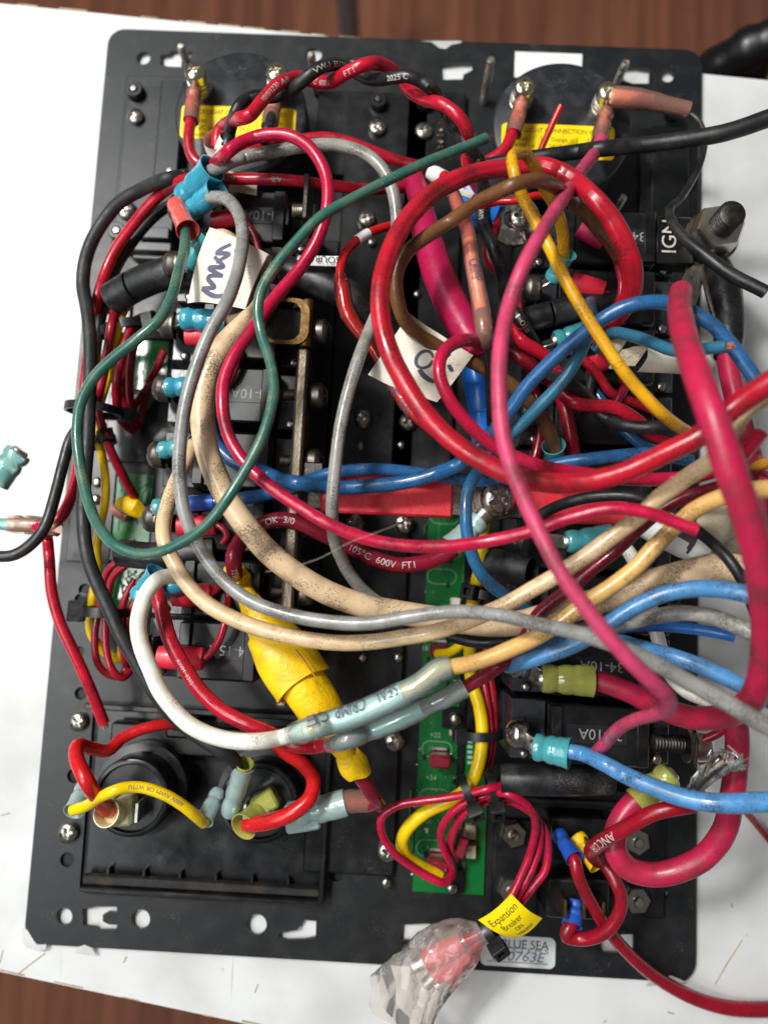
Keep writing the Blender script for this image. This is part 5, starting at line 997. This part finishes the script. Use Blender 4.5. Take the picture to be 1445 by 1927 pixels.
# -- lower right wires
wire('wire', 'dark red wire with white lettering crossing the crimson U-bend', 'darkred', 28, [(1330, 1500, 66), (1302, 1513, 66), (1268, 1519, 66), (1225, 1531, 64), (1186, 1554, 60), (1154, 1571, 56), (1128, 1586, 50), (1112, 1602, 42), (1118, 1612, 34), (1124, 1618, 28)], extra=[printed('ANCOR', .53, 5.0, ang=.15), lambda q: q.t.part('bare_strands', MB().tube([P(1300, 1490, 66), P(1318, 1468, 68), P(1340, 1446, 70), P(1362, 1432, 71)], [1.2, 1.4, 1.7, 1.9], 14), 'steeldull'), lambda q: braid(q)])
def braid(q):
    mb = MB(); g = random.Random(5)
    for k in range(44):
        a = g.uniform(0, 6.28); sp = g.uniform(.5, 1.)
        pts = []
        for i, (x, y, h, r) in enumerate(((1302, 1490, 66, 1.6), (1318, 1468, 68, 2.0), (1340, 1446, 70, 2.7), (1362, 1431, 71, 3.4), (1372 + g.uniform(-6, 6), 1428 + g.uniform(-4, 12), 71.5, 3.8))):
            pts.append(P(x, y, h) + np.array([math.cos(a + i * .9), math.sin(a + i * .9) * .8, math.sin(a * 1.3 + i * .9)]) * r * sp)
        mb.tube(pts, .3, 6)
    o = q.t.part('strand', mb, 'tinned'); o['kind'] = 'stuff'
wire('wire', 'red wire from the blue connector leaving at the lower right corner', 'darkred', 23, [(1068, 1596, 21.2), (1075, 1607, 23.4), (1081, 1620, 25.4), (1087, 1644, 26), (1100, 1676, 24), (1122, 1715, 22), (1147, 1753, 18), (1180, 1792, 13), (1218, 1827, 9), (1263, 1858, 5), (1311, 1881, 3, 24), (1366, 1895, 1.4, 25), (1430, 1898, .2, 25), (1500, 1896, -.1, 25)],
     extra=[lambda q: crimp(q.t, (1050, 1568, 16), (1081, 1616, 25), 34, 'crimpdeepblue', None, bell=1.08, tongue=False)])
wire('wire', 'dark red wire looping from the yellow connector to the lower blue connector', 'darkred', 24, [(1122, 1612, 24), (1142, 1632, 27), (1158, 1660, 28), (1169, 1689, 27), (1163, 1721, 25), (1141, 1750, 22), (1109, 1765, 19), (1080, 1766, 17.5), (1066, 1762, 18.5), (1066, 1752, 19.5), (1074, 1742, 18.6), (1079, 1724, 16.6)],
     extra=[lambda q: crimp(q.t, (1084, 1575, 16), (1126, 1628, 23), 40, 'tapeyellow', None, bell=1.05, tongue=False), lambda q: crimp(q.t, (1084, 1696, 14), (1076, 1742, 18), 38, 'crimpdeepblue', None, bell=1.06, tongue=False)])
wire('wire', 'thin dark red wire lying on the table at the right edge', 'darkred', 13, [(1395, 1520, 10), (1412, 1538, 6), (1430, 1560, 2), (1455, 1590, -.8), (1500, 1640, -1)])
wire('wire', 'thin red wire bent beside the frayed silver strands', 'darkred', 16, [(1365, 1370, 50), (1347, 1382, 48), (1318, 1396, 46), (1306, 1412, 44), (1316, 1430, 43), (1345, 1440, 43)])
# -- right-hand odds and ends
wire('wire', 'black wire passing under the cream wires toward the right', 'black', 22, [(1000, 985, 46), (1028, 962, 50), (1068, 945, 56), (1121, 934, 60), (1180, 934, 64), (1224, 946, 66), (1270, 972, 68), (1313, 998, 72), (1358, 1038, 78), (1393, 1088, 80), (1418, 1150, 78), (1440, 1210, 74)])
wire('wire', 'white wire passing under the grey and blue wires at right', 'white', 26, [(1160, 1010, 44), (1190, 1050, 46), (1215, 1110, 48), (1228, 1170, 50), (1240, 1215, 50), (1258, 1265, 52), (1290, 1300, 56), (1350, 1325, 60)])
wire('wire', 'short amber wire stub at the right picture edge', 'amber', 30, [(1500, 880, 60, 22), (1430, 873, 58, 20), (1405, 900, 54, 20), (1400, 960, 50, 30), (1412, 1020, 48, 34), (1440, 1070, 46, 34), (1490, 1100, 46, 34)])
wire('wire', 'thin red wire rising through the top right loop', 'redbright', 14, [(905, 388, 50), (935, 380, 54), (975, 377, 56), (1008, 368, 56), (1050, 372, 54)])
wire('wire', 'short red wire below the arching blue wire on the right', 'pink', 18, [(1150, 800, 44), (1158, 762, 46), (1172, 735, 46), (1185, 712, 44)])
wire('wire', 'crimson wire dropping behind the brown wire end', 'darkred', 27, [(930, 640, 48), (962, 662, 50), (1005, 690, 50), (1040, 720, 48), (1060, 760, 46), (1072, 810, 44), (1082, 860, 42), (1100, 890, 40)])
wire('wire', 'slim pink wire along the inside of the thick red loop', 'pink', 13, [(1126, 435, 46), (1150, 470, 48), (1164, 510, 50), (1168, 545, 52), (1160, 572, 50), (1140, 590, 46)])
wire('wire', 'dark red wire behind the twisted pair at centre right', 'darkred', 20, [(945, 560, 40), (985, 650, 40), (1002, 720, 38), (1018, 790, 37), (1010, 850, 36), (990, 900, 36)])
wire('wire', 'dark blue wire half hidden behind the yellow wire at right', 'blue', 20, [(1088, 690, 38), (1122, 740, 39), (1165, 800, 40), (1215, 842, 41), (1275, 850, 40)])
wire('wire', 'red wire tucked under the arching blue wire at right', 'red', 18, [(1040, 640, 44), (1075, 660, 45), (1120, 700, 44), (1150, 740, 44), (1200, 760, 44), (1250, 780, 44)])
wire('wire', 'black wire tucked low between the right breakers and yellow wire', 'black', 20, [(1080, 650, 42), (1110, 690, 42), (1105, 740, 42), (1075, 790, 42), (1062, 840, 41)])
# red boots with thin wires on breaker tabs
def boot(label, a, b, wpx, pts, ww=14, mk='shrinkred'):
    wire('wire', label, 'darkred', ww, [a] + [b] + pts, extra=[lambda q, a=a, b=b: q.t.part('boot', MB().tube([P(*a), P(*[(i * .7 + j * .3) for i, j in zip(a, b)]), P(*[(i * .3 + j * .7) for i, j in zip(a, b)]), P(*b)], [mm(wpx, a[2]) / 2 * k for k in (.9, 1, 1, .94)], 20, squash=.7), mk)])
boot('red boot and thin wire on the second right breaker', (1075, 530, 45), (1134, 548, 45), 40, [(1150, 560, 45), (1165, 580, 44), (1170, 610, 42)])
boot('red boot on the topmost right breaker beside the thick red loop', (1090, 430, 44), (1136, 455, 44), 36, [(1150, 468, 44), (1162, 490, 42), (1166, 520, 40)], mk='shrinkpink')
boot('red boot on the lowest left breaker with a thin wire bent upward', (298, 1236, 45), (382, 1240, 45), 44, [(398, 1228, 46), (416, 1198, 47), (428, 1150, 47), (430, 1118, 45), (420, 1090, 42)])
boot('red boot on the seventh left breaker behind the white wire', (325, 1122, 44), (396, 1118, 44), 42, [(408, 1108, 44), (414, 1096, 43), (406, 1082, 42)])
boot('red boot on the sixth left breaker under the cream cable', (335, 990, 43), (405, 988, 43), 40, [(420, 994, 44), (428, 1008, 43), (418, 1022, 42)])
boot('dark red boot on the third left breaker under the blue crimp', (350, 634, 44), (425, 632, 44), 36, [(445, 660, 44), (440, 700, 43), (425, 730, 42)])
boot('dark red boot on the topmost left breaker behind the grey wire', (400, 415, 44), (440, 410, 44), 34, [(460, 418, 44), (478, 440, 43), (488, 475, 42)])
boot('dark red boot under the arching blue wire at right', (1105, 690, 43), (1140, 680, 43), 36, [(1160, 690, 42), (1172, 720, 40)])
# hidden crimps on left rows 2 and 3, right row 3
wire('wire', 'blue crimp half hidden by the paper flag at upper left', 'cream', 20, [(392, 448, 50), (420, 440, 50), (445, 455, 48)], extra=[lambda q: crimp(q.t, (352, 500, 47), (392, 446, 50), 46, 'crimpteal', SL(1))])
wire('wire', 'large blue crimp on the third left breaker', 'cream', 20, [(415, 605, 47), (445, 600, 50), (470, 590, 54)], extra=[lambda q: crimp(q.t, (342, 600, 47), (428, 606, 47), 50, 'crimpblue', SL(2), bell=1.02)])
wire('wire', 'teal crimp on the third right breaker beside the blue wire', 'tealwire', 20, [(1100, 622, 45), (1130, 615, 44)], extra=[lambda q: crimp(q.t, (1044, 642, 45), (1104, 624, 45), 46, 'crimpteal', SR(2), bell=1.0)])
wire('wire', 'teal crimp under the cream wires beside the taped bar', 'bluedull', 22, [(1150, 1010, 42), (1180, 1004, 42)], extra=[lambda q: crimp(q.t, (1065, 1020, 44), (1150, 1008, 44), 50, 'crimpteal', SR(5), bell=1.0)])
# -- left side thin reds, yellow
for k, (lab, pts, ww) in enumerate((
    ('outer red wire strapped along the left strip', [(252, 512, 20), (232, 545, 24), (214, 600, 27), (203, 660, 29), (192, 720, 28), (184, 760, 26), (196, 810, 24), (214, 860, 20), (236, 905, 14), (254, 935, 8)], 18),
    ('middle red wire strapped along the left strip', [(290, 592, 20), (256, 604, 26), (240, 636, 28), (226, 690, 28), (220, 740, 24), (228, 790, 14), (250, 810, 6)], 18),
    ('inner red wire hooked beside the left circuit board', [(268, 596, 20), (256, 640, 23), (246, 700, 20), (248, 760, 12), (262, 800, 5), (268, 770, 6), (280, 720, 10), (296, 690, 14), (310, 660, 16)], 15),
    ('dark red wire close behind the left cable ties', [(246, 610, 16), (240, 660, 16), (232, 720, 15), (240, 780, 10), (258, 806, 5)], 15),
    ('short red wire by the third left screw', [(240, 790, 5), (256, 760, 9), (278, 730, 12), (300, 720, 12)], 14))):
    wire('wire', lab, 'darkred', ww, pts, group='thin red wires on the left strip')
wire('wire', 'thin yellow wire running down the left strip', 'yellow', 17, [(300, 520, 18), (262, 550, 22), (229, 592, 26), (219, 637, 27), (206, 700, 24), (186, 770, 20), (183, 810, 20), (193, 855, 17), (200, 900, 17), (199, 945, 16), (188, 990, 14), (181, 1035, 13), (184, 1070, 12), (175, 1125, 11), (172, 1190, 9), (200, 1230, 6), (225, 1240, 5), (232, 1200, 5)], extra=[])
for k, (lab, pts) in enumerate((
    ('first of the red wires coiled below the left black sleeve', [(238, 1046, 22), (205, 1072, 20), (192, 1105, 18), (186, 1150, 17), (180, 1200, 17), (186, 1250, 17), (205, 1270, 16), (230, 1272, 14), (240, 1250, 12)]),
    ('second of the red wires coiled below the left black sleeve', [(240, 1062, 24), (214, 1085, 22), (204, 1120, 20), (199, 1170, 19), (202, 1225, 19), (214, 1262, 18), (232, 1276, 16), (246, 1262, 14)]),
    ('third of the red wires coiled beside the green board window', [(254, 1090, 16), (236, 1125, 16), (228, 1170, 15), (232, 1220, 14), (240, 1260, 12)]),
    ('fourth of the red wires coiled beside the green board window', [(258, 1122, 14), (246, 1150, 14), (240, 1190, 13), (244, 1240, 12)]))):
    wire('wire', lab, 'darkred', 14, pts, group='red wires coiled at the lower left')
# -- sockets' leads
wire('wire', 'red wire bent in a hairpin above the left socket', 'redbright', 27, [(345, 1362, 14, 19), (300, 1364, 20, 20), (262, 1374, 22, 21), (230, 1390, 24, 22), (205, 1412, 28, 23), (172, 1408, 33, 24), (148, 1402, 38, 25), (145, 1422, 41, 27), (160, 1460, 42, 28), (180, 1495, 40, 28), (200, 1522, 34, 27), (208, 1526, 28, 26)],
     extra=[lambda q: crimp(q.t, (236, 1530, 22), (200, 1530, 33), 52, 'crimpmilky', None, bell=1.05, tongue=False), lambda q: q.t.part('housing', MB().box(P(228, 1524, 25), (4.6, 4.2, 4), Matrix.Rotation(.1, 3, 'Z'), 1.), 'crimpmilky')])
wire('wire', 'yellow lettered wire joining the two sockets', 'yellow', 21, [(138, 1524, 34), (160, 1518, 38), (190, 1500, 41), (230, 1484, 43), (268, 1482, 43), (310, 1495, 42), (345, 1516, 40), (372, 1538, 36), (384, 1548, 32)], extra=[printed('600V AWM OR WTTU', .62, 1.7, 'inkfaded', flip=True),
     lambda q: crimp(q.t, (160, 1480, 26), (140, 1527, 34), 38, 'crimppale', None, bell=1.1, tongue=False), lambda q: crimp(q.t, (412, 1490, 24), (384, 1545, 33), 36, 'crimppale', None, bell=1.06, tongue=False)])
wire('wire', 'red wire curving down into the right socket', 'redbright', 28, [(520, 1400, 24, 24), (540, 1418, 28, 25), (570, 1438, 33, 26), (590, 1468, 37, 27), (584, 1502, 40, 28), (552, 1530, 41, 29), (510, 1546, 39, 29), (476, 1552, 34, 28), (466, 1553, 30, 27)],
     extra=[lambda q: crimp(q.t, (500, 1512, 22), (458, 1556, 33), 50, 'crimpyellow', None, bell=1.1, tongue=False), lambda q: q.t.part('housing', MB().box(P(500, 1508, 25), (4., 3.4, 3.4), Matrix.Rotation(.6, 3, 'Z'), .9), 'crimpyellow')])
# -- bottom bundle
wire('wire', 'yellow wire running along the green board into the lower loop', 'yellow', 24, [(920, 960, 30), (912, 990, 30), (905, 1055, 28), (894, 1110, 26), (886, 1160, 22), (884, 1230, 20), (888, 1285, 20), (902, 1330, 22), (908, 1376, 23), (901, 1440, 24), (884, 1480, 24), (853, 1504, 22), (803, 1527, 19), (771, 1554, 17), (757, 1580, 15), (764, 1609, 13), (793, 1632, 11), (828, 1648, 9)])
wire('wire', 'short yellow wire curling off the green board under the cream wires', 'yellow', 17, [(822, 1230, 10), (845, 1228, 14), (868, 1212, 18), (880, 1190, 20), (878, 1160, 20)])
wire('wire', 'left red wire running along the green board', 'red', 15, [(915, 1060, 24), (905, 1120, 22), (890, 1190, 18), (896, 1240, 16), (912, 1290, 18), (920, 1340, 20), (922, 1385, 21), (914, 1432, 20), (905, 1455, 18)])
wire('wire', 'right red wire running along the green board', 'red', 16, [(945, 1075, 22), (928, 1130, 20), (916, 1200, 18), (922, 1270, 17), (928, 1330, 18), (927, 1390, 19), (920, 1440, 17)])
for lab, pts in (
    ('outermost of the pink wires looping left to the green board', [(960, 1474, 30), (930, 1482, 31), (892, 1491, 31), (846, 1501, 29), (793, 1508, 27), (745, 1518, 26), (718, 1540, 25), (720, 1573, 23), (743, 1606, 20), (776, 1632, 16), (809, 1652, 13), (835, 1661, 11), (850, 1646, 9), (846, 1618, 7)]),
    ('middle pink wire of the bundle looping down to the green board', [(955, 1482, 27), (930, 1494, 28), (906, 1500, 28), (872, 1513, 26), (846, 1536, 24), (830, 1566, 20), (836, 1598, 15), (848, 1622, 11), (852, 1640, 8)]),
    ('inner pink wire of the bundle looping down to the green board', [(958, 1490, 25), (930, 1503, 25), (905, 1513, 25), (876, 1530, 23), (856, 1558, 19), (847, 1590, 14), (856, 1618, 9)]),
    ('left pink wire of the three running down to the yellow sticker', [(920, 1494, 30), (945, 1492, 31), (975, 1502, 31), (1000, 1528, 31), (1006, 1562, 30), (996, 1610, 28), (980, 1648, 27), (962, 1686, 27), (940, 1722, 27)]),
    ('middle pink wire of the three running down to the yellow sticker', [(915, 1502, 27), (945, 1500, 28), (985, 1510, 29), (1008, 1540, 28), (1016, 1585, 27), (1004, 1630, 26), (985, 1668, 26), (966, 1696, 26), (938, 1732, 26)]),
    ('right pink wire of the three running down to the yellow sticker', [(930, 1508, 24), (960, 1508, 26), (1000, 1530, 27), (1024, 1562, 27), (1032, 1600, 26), (1026, 1640, 25), (1004, 1670, 25), (980, 1698, 25), (945, 1738, 25)])):
    wire('wire', lab, 'pink', 14.5, pts, group='pink wires of the lower bundle')
relax()
build_wires()

# ================================================================== SLEEVES, FLAGS, TIES
def sleeve(label, pts, wpx, cuts=(), mk='sleeve', hollow=False, extra=None):
    c = spline([(x, y, h, wpx) for x, y, h in pts], 6.); p = PA(c[:, :3]); r = np.array([mm(a[3], a[2]) / 2 for a in c])
    t = Thing('cable_sleeve', label, 'sleeve', p[0], 'black cable sleeves'); n = len(p); st = [0] + [int(x * n) for x in cuts] + [n]
    for a, b in zip(st[:-1], st[1:]):
        q, rr = p[a:b], r[a:b]
        mb = MB().tube(q, rr, 30, caps=False); T, N, B = frames(q)
        for i, s_ in ((0, -1), (-1, 1)): mb.lathe(q[i], T[i] * s_, [(rr[i], 0), (rr[i] * .97, .25), (rr[i] * .82, .2), (rr[i] * .8, -3), (0, -3)], 30)
        t.part('sleeve_piece', mb, mk)
    return t
sleeve('thick cut black sleeve at the upper left by the cable tie', [(212, 562, 30), (249, 540, 33), (290, 522, 36), (330, 511, 38), (370, 506, 38), (420, 504, 38)], 62, (.24, .6))
sleeve('long thick black sleeve running under the white SOURCE tag', [(440, 504, 38), (500, 505, 40), (550, 514, 42), (600, 530, 43), (640, 548, 43), (680, 572, 42), (720, 604, 38), (770, 650, 30)], 62, (.28,))
sleeve('black sleeve behind the yellow wire on the right breakers', [(985, 604, 42), (1040, 590, 43), (1100, 576, 43), (1180, 566, 42)], 50, (.28, .62))
sleeve('black sleeve across the sixth left breaker under the green wire', [(228, 1040, 34), (280, 1046, 36), (340, 1042, 38), (405, 1034, 38)], 52)
sleeve('short black sleeve above the pink wire bundle', [(945, 1466, 32), (1010, 1468, 34), (1080, 1468, 34), (1145, 1466, 32)], 56)
sleeve('open ended black sleeve with a strap tail inside beside the green board', [(925, 1062, 36), (960, 1068, 40), (1000, 1076, 44)], 62)
sleeve('flat dark grey sleeve under the cream wires at centre', [(845, 1196, 50), (900, 1208, 54), (960, 1205, 56), (1010, 1195, 56)], 24)
# paper flags
t = Thing('paper_flag', 'white paper flag with grey pen zigzags beside the cream cable', 'tag', P(430, 510, 56))
f, o = sheet(t, 'paper', [(395, 428, 58), (505, 478, 62), (462, 582, 64), (352, 570, 54)], 'paper', (3.5, 1.2), .3, rip=.25)
for uv in ([(.52, .12), (.36, .3), (.56, .27), (.42, .44)], [(.34, .36), (.56, .47), (.32, .53), (.6, .6)], [(.6, .6), (.36, .66), (.52, .78), (.3, .82)], [(.3, .82), (.56, .9), (.7, .86)], [(.62, .16), (.74, .3)]): stroke(t, 'pen_stroke', f, uv, .035, 'inkfaded', o)
sheet(t, 'folded_edge', [(505, 478, 61), (512, 482, 54), (470, 580, 57), (462, 582, 63)], 'paperold', (.6, .6), .3)
t = Thing('paper_flag', 'white paper flag with a dark marker letter wrapped on the brown wire', 'tag', P(790, 670, 62))
f, o = sheet(t, 'paper', [(770, 590, 70), (890, 668, 66), (822, 756, 62), (692, 706, 60)], 'paper', (1.5, 2.5), .3, rip=.5)
cs = [(.50 + .10 * math.cos(a), .40 + .13 * math.sin(a)) for a in np.linspace(-.4, 5.6, 14)]
stroke(t, 'pen_stroke', f, cs, .024, 'inkmarker', o); stroke(t, 'pen_stroke', f, [(.52, .56), (.64, .63), (.76, .66), (.84, .62)], .04, 'inkmarker', o); stroke(t, 'pen_stroke', f, [(.58, .14), (.68, .2), (.72, .14)], .05, 'inkmarker', o); stroke(t, 'pen_stroke', f, [(.8, .3), (.9, .38)], .03, 'inkmarker', o)
t = Thing('paper_flag', 'narrow white tag lettered SOURCE 2 on the thick black sleeve', 'tag', P(600, 487, 50))
f, o = sheet(t, 'paper', [(560, 481, 51), (640, 482, 51), (636, 501, 51), (560, 499, 51)], 'paperwhite', (0, .8), .25)
c = P(598, 490, 51); lettering(t, 'lettering', 'SOURCE 2', 'ink', flat_fn(c + [0, 0, 1.1], (1, -.03, 0)), 3.0, math.pi, parent=o)
t = Thing('paper_flag', 'rust-stained curled paper flag behind the thick pink cable', 'tag', P(1245, 690, 56))
sheet(t, 'paper', [(1216, 652, 60), (1330, 664, 60), (1340, 708, 54), (1200, 700, 58)], 'paper', (2, 4), .3, rip=.5)
t = Thing('paper_flag', 'curled dirty paper sleeve end round the teal wire', 'tag', P(1160, 640, 56))
pts = [P(1140, 640, 58), P(1150, 622, 60), P(1172, 622, 61), P(1176, 640, 60), P(1166, 660, 57), P(1190, 655, 60), P(1216, 654, 62)]
V = []; F = []
for p in spline([(q[0] * 10, q[1] * 10, q[2] * 10, 0) for q in pts], 6.)[:, :3] / 10: V += [p + [0, 0, 1.5], p - [2.4, 4.4, 3.2]]
for i in range(len(V) // 2 - 1): F.append((2 * i, 2 * i + 1, 2 * i + 3, 2 * i + 2))
mb = MB().add(V, F); k0 = len(mb.V); mb.add([np.array(v) + [.25, -.1, -.1] for v in V], [tuple(reversed(q)) for q in F]); t.part('paper', mb, 'paperold')
t = Thing('paper_flag', 'white wrap with dark marker bars under the pink wire end', 'tag', P(1265, 1010, 62))
q_ = [P(1215, 985, 62), P(1250, 1002, 63), P(1290, 1022, 64), P(1325, 1042, 64)]; t.part('wrap', MB().tube(q_, [4., 4.4, 4.4, 3.6], 20), 'paperwhite'); t.part('marker_bar', MB().tube([P(1262, 1000, 65.5), P(1300, 1020, 66.5)], [2.2, 2.2], 12), 'inkmarker'); t.part('marker_bar', MB().tube([P(1288, 1018, 64), P(1296, 1022, 64)], [4.6, 4.6], 20), 'inkmarker')
t = Thing('paper_flag', 'brown dirt-caked flag behind the golden cream wire', 'tag', P(1345, 985, 58)); sheet(t, 'paper', [(1300, 950, 62), (1375, 955, 62), (1388, 1010, 58), (1310, 1030, 58)], 'paperold', (3, 3), 1.2, rip=.7); sheet(t, 'lower_fold', [(1312, 1030, 57), (1388, 1010, 57), (1400, 1050, 54), (1340, 1060, 54)], 'paperold', (1, 1), .6, rip=.4)
t = Thing('paper_flag', 'pale brown tag lying under the red wire near the left meter', 'tag', P(465, 345, 42)); sheet(t, 'paper', [(430, 322, 44), (486, 325, 44), (483, 368, 42), (432, 360, 42)], 'paperold', (.6, .5), .3)
t = Thing('paper_flag', 'small white paper corner under the thick red wire at centre', 'tag', P(1052, 896, 52)); sheet(t, 'paper', [(1034, 888, 56), (1070, 896, 56), (1066, 910, 54), (1034, 900, 54)], 'paperwhite', (.3, .3), .3)
t = Thing('paper_flag', 'white cap end beside the thick red loop top', 'tag', P(822, 330, 44)); t.part('cap', MB().tube([P(806, 322, 46), P(818, 328, 46), P(836, 338, 45)], [2.0, 2.6, 2.6], 18), 'paperwhite')
t = Thing('shrink_tube', 'bright blue shrink tube below the magenta tube at centre', 'shrink tube', P(905, 770, 40)); t.part('tube', MB().tube([P(893, 692, 46), P(900, 730, 46), P(906, 770, 45), P(908, 810, 44), P(910, 850, 42)], [mm(x, 45) / 2 for x in (50, 56, 50, 46, 44)], 24), 'shrinkblue'); t.part('crease_ring', MB().tube([P(907, 775, 45), P(907.4, 779, 45)], [mm(52, 45) / 2] * 2, 24), 'shrinkblue')
t = Thing('shrink_tube', 'dark blue shrink tube with a small tag under the brown wire', 'shrink tube', P(915, 385, 36)); t.part('tube', MB().tube([P(868, 340, 38), P(895, 375, 38), P(922, 415, 38)], [5.6, 6.4, 6.2], 24), 'crimpdeepblue'); f, o = sheet(t, 'tag', [(858, 350, 46), (892, 362, 46), (886, 374, 45), (864, 366, 45)], 'paper', (.3, .2), .3)
# yellow sticker on the wires to the bag
t = Thing('sticker_flag', 'yellow sticker lettered Expansion Breaker ON Indicator', 'sticker', P(960, 1720, 28))
f, o = sheet(t, 'vinyl', [(900, 1732, 31), (962, 1682, 34), (1020, 1728, 30), (972, 1766, 29)], 'stickeryellow', (1.0, 1.6), .25)
for s_, v_, sz, it in (('Expansion', .2, .2, True), ('Breaker', .45, .185, False), ('ON', .66, .15, False), ('Indicator', .84, .15, False)):
    lettering(t, 'lettering', s_, 'ink', (lambda u, v, v_=v_: f(.5 + u * .0, 0) if False else f(min(1, max(0, .5 + u)), min(1, max(0, v_ - v * 1.25)))), sz, italic=it, parent=o)
# plastic pouch with the spare terminals
t = Thing('plastic_pouch', 'clear crumpled plastic pouch over spare red terminals at the bottom', 'pouch', P(800, 1850, 10))
c = [(920, 1747, 27, 30), (902, 1755, 27, 40), (880, 1766, 27, 74), (852, 1786, 26, 96), (820, 1812, 25, 108), (790, 1842, 23, 112), (765, 1870, 21, 124), (730, 1906, 17, 128)]
sp = spline(c, 11.); pp = PA(sp[:, :3]); rr = np.array([mm(a[3], a[2]) / 2 for a in sp]); T, N, B = frames(pp); V = []; F = []; nn = 28; g = np.random.RandomState(4)
for i in range(len(pp)):
    s_ = i / (len(pp) - 1); fl_ = .78 - .62 * max(0, s_ - .25) / .75
    for k in range(nn):
        a = 2 * math.pi * k / nn; w_ = 1 + .05 * math.sin(3 * a + 7 * s_) + .1 * (g.rand() - .5) * (.4 + s_)
        en = T[i] * (2.5 * math.sin(2 * a + 1) + 1.5 * math.sin(5 * a)) * max(0, s_ - .7) / .3
        V.append(pp[i] + en + B[i] * math.sin(a) * rr[i] * w_ + N[i] * math.cos(a) * rr[i] * fl_ * (1 + .2 * (g.rand() - .5)))
for i in range(len(pp) - 1):
    for k in range(nn):
        q4 = (i * nn + k, i * nn + (k + 1) % nn, (i + 1) * nn + (k + 1) % nn, (i + 1) * nn + k)
        F += [(q4[0], q4[1], q4[2]), (q4[0], q4[2], q4[3])] if (i + k) % 2 else [(q4[0], q4[1], q4[3]), (q4[1], q4[2], q4[3])]
t.part('film', MB().add(V, F), 'bag')
for k, (a, b, c_) in enumerate((((915, 1752, 27), (870, 1772, 26), (800, 1808, 24)), ((912, 1760, 26), (880, 1790, 24), (838, 1838, 22)), ((905, 1756, 24), (860, 1795, 23), (818, 1836, 21)))):
    t.part('spare_wire', MB().tube([P(*a), P(*b)], [1.5, 1.6], 12), 'pink'); t.part('spare_boot', MB().tube([P(*b), P(*[(i + j) / 2 for i, j in zip(b, c_)]), P(*c_)], [2.8, 3.2, 3.0], 18, squash=.75), 'shrinkred')
    d = nrm(P(*c_) - P(*b)); t.part('spare_blade', MB().tube([P(*c_), P(*c_) + d * 4.5], [2.2, 2.0], 14, squash=.5), 'tinned')
# cable ties
cable_tie('cable tie strapping the thin wires below the cut black sleeve', (236, 620, 24), (6, 30), 7.6, 5.5, 3.0, head=.2)
cable_tie('cable tie crossing the left wires at the green wire bend', (178, 772, 26), (-4, 30), 8.6, 8, 2.6, head=-.4, tail=[(225, 772, 24), (246, 776, 22), (262, 782, 20)])
cable_tie('cable tie with square head over the yellow wire at left', (188, 832, 18), (8, 30), 4.8, 4.4, 2.6, head=.9)
cable_tie('cable tie at the lower left by the coiled red wires', (196, 1152, 18), (-3, 30), 6.5, 6, 3.2, head=2.9, hs=1.25)
cable_tie('cable tie with square head beside the green board at centre', (908, 1120, 24), (-6, 30), 6.4, 5, 2.8, head=2.2)
cable_tie('flat cable tie round the yellow and red wires by the lower splice', (908, 1382, 22), (1, 30), 5.6, 4.4, 2.8, head=3.0)
cable_tie('left cable tie with upright head on the pink bundle', (880, 1494, 28), (30, -12), 5.2, 4.4, 2.6, head=2.3)
cable_tie('right cable tie beside the short black sleeve on the pink bundle', (926, 1490, 28), (30, -5), 5.4, 5, 2.6, head=2.2)
cable_tie('cable tie closing the neck of the plastic pouch', (920, 1752, 27), (24, -18), 4.4, 4.2, 2.8, head=2.2, hs=1.0)
st = Thing('cable_tie', 'loose black strap tail standing in the open sleeve', 'cable tie', P(990, 1060, 38), 'cable ties'); st.part('strap_tail', MB().tube([P(986, 1072, 36), P(990, 1040, 48), P(998, 1005, 56), P(1004, 985, 58)], [1.7, 1.7, 1.6, 1.3], 10, squash=.4), 'tie'); st.part('tip', MB().tube([P(1004, 985, 58), P(1008, 978, 58.5)], [1.2, .7], 10, squash=.4), 'tie')
# yellow tape scrap by the left board, fine hair
t = Thing('tape_scrap', 'crumpled yellow tape on a terminal beside the left circuit board', 'tape', P(245, 955, 2)); t.part('tape', MB().tube([P(222, 946, 7), P(236, 948, 8), P(252, 955, 8), P(268, 966, 6)], [1.8, 3.0, 3.4, 2.4], 14, squash=.7), 'tapeyellow'); t.part('terminal', MB().tube([P(212, 956, 4), P(226, 964, 4), P(242, 972, 4)], [1.6, 2.4, 2.2], 14), 'spadepink')
hr = spline([(500, 1076, 90, 1), (545, 1068, 92, 1), (598, 1052, 93, 1), (660, 1020, 94, 1), (720, 998, 94, 1), (752, 985, 92, 1)], 8.)
tag(MB().tube(PA(hr[:, :3]), .045, 5).build('hair', 'hair', P(500, 1076, 90)), 'fine pale hair lying across the wires left of centre', 'hair')
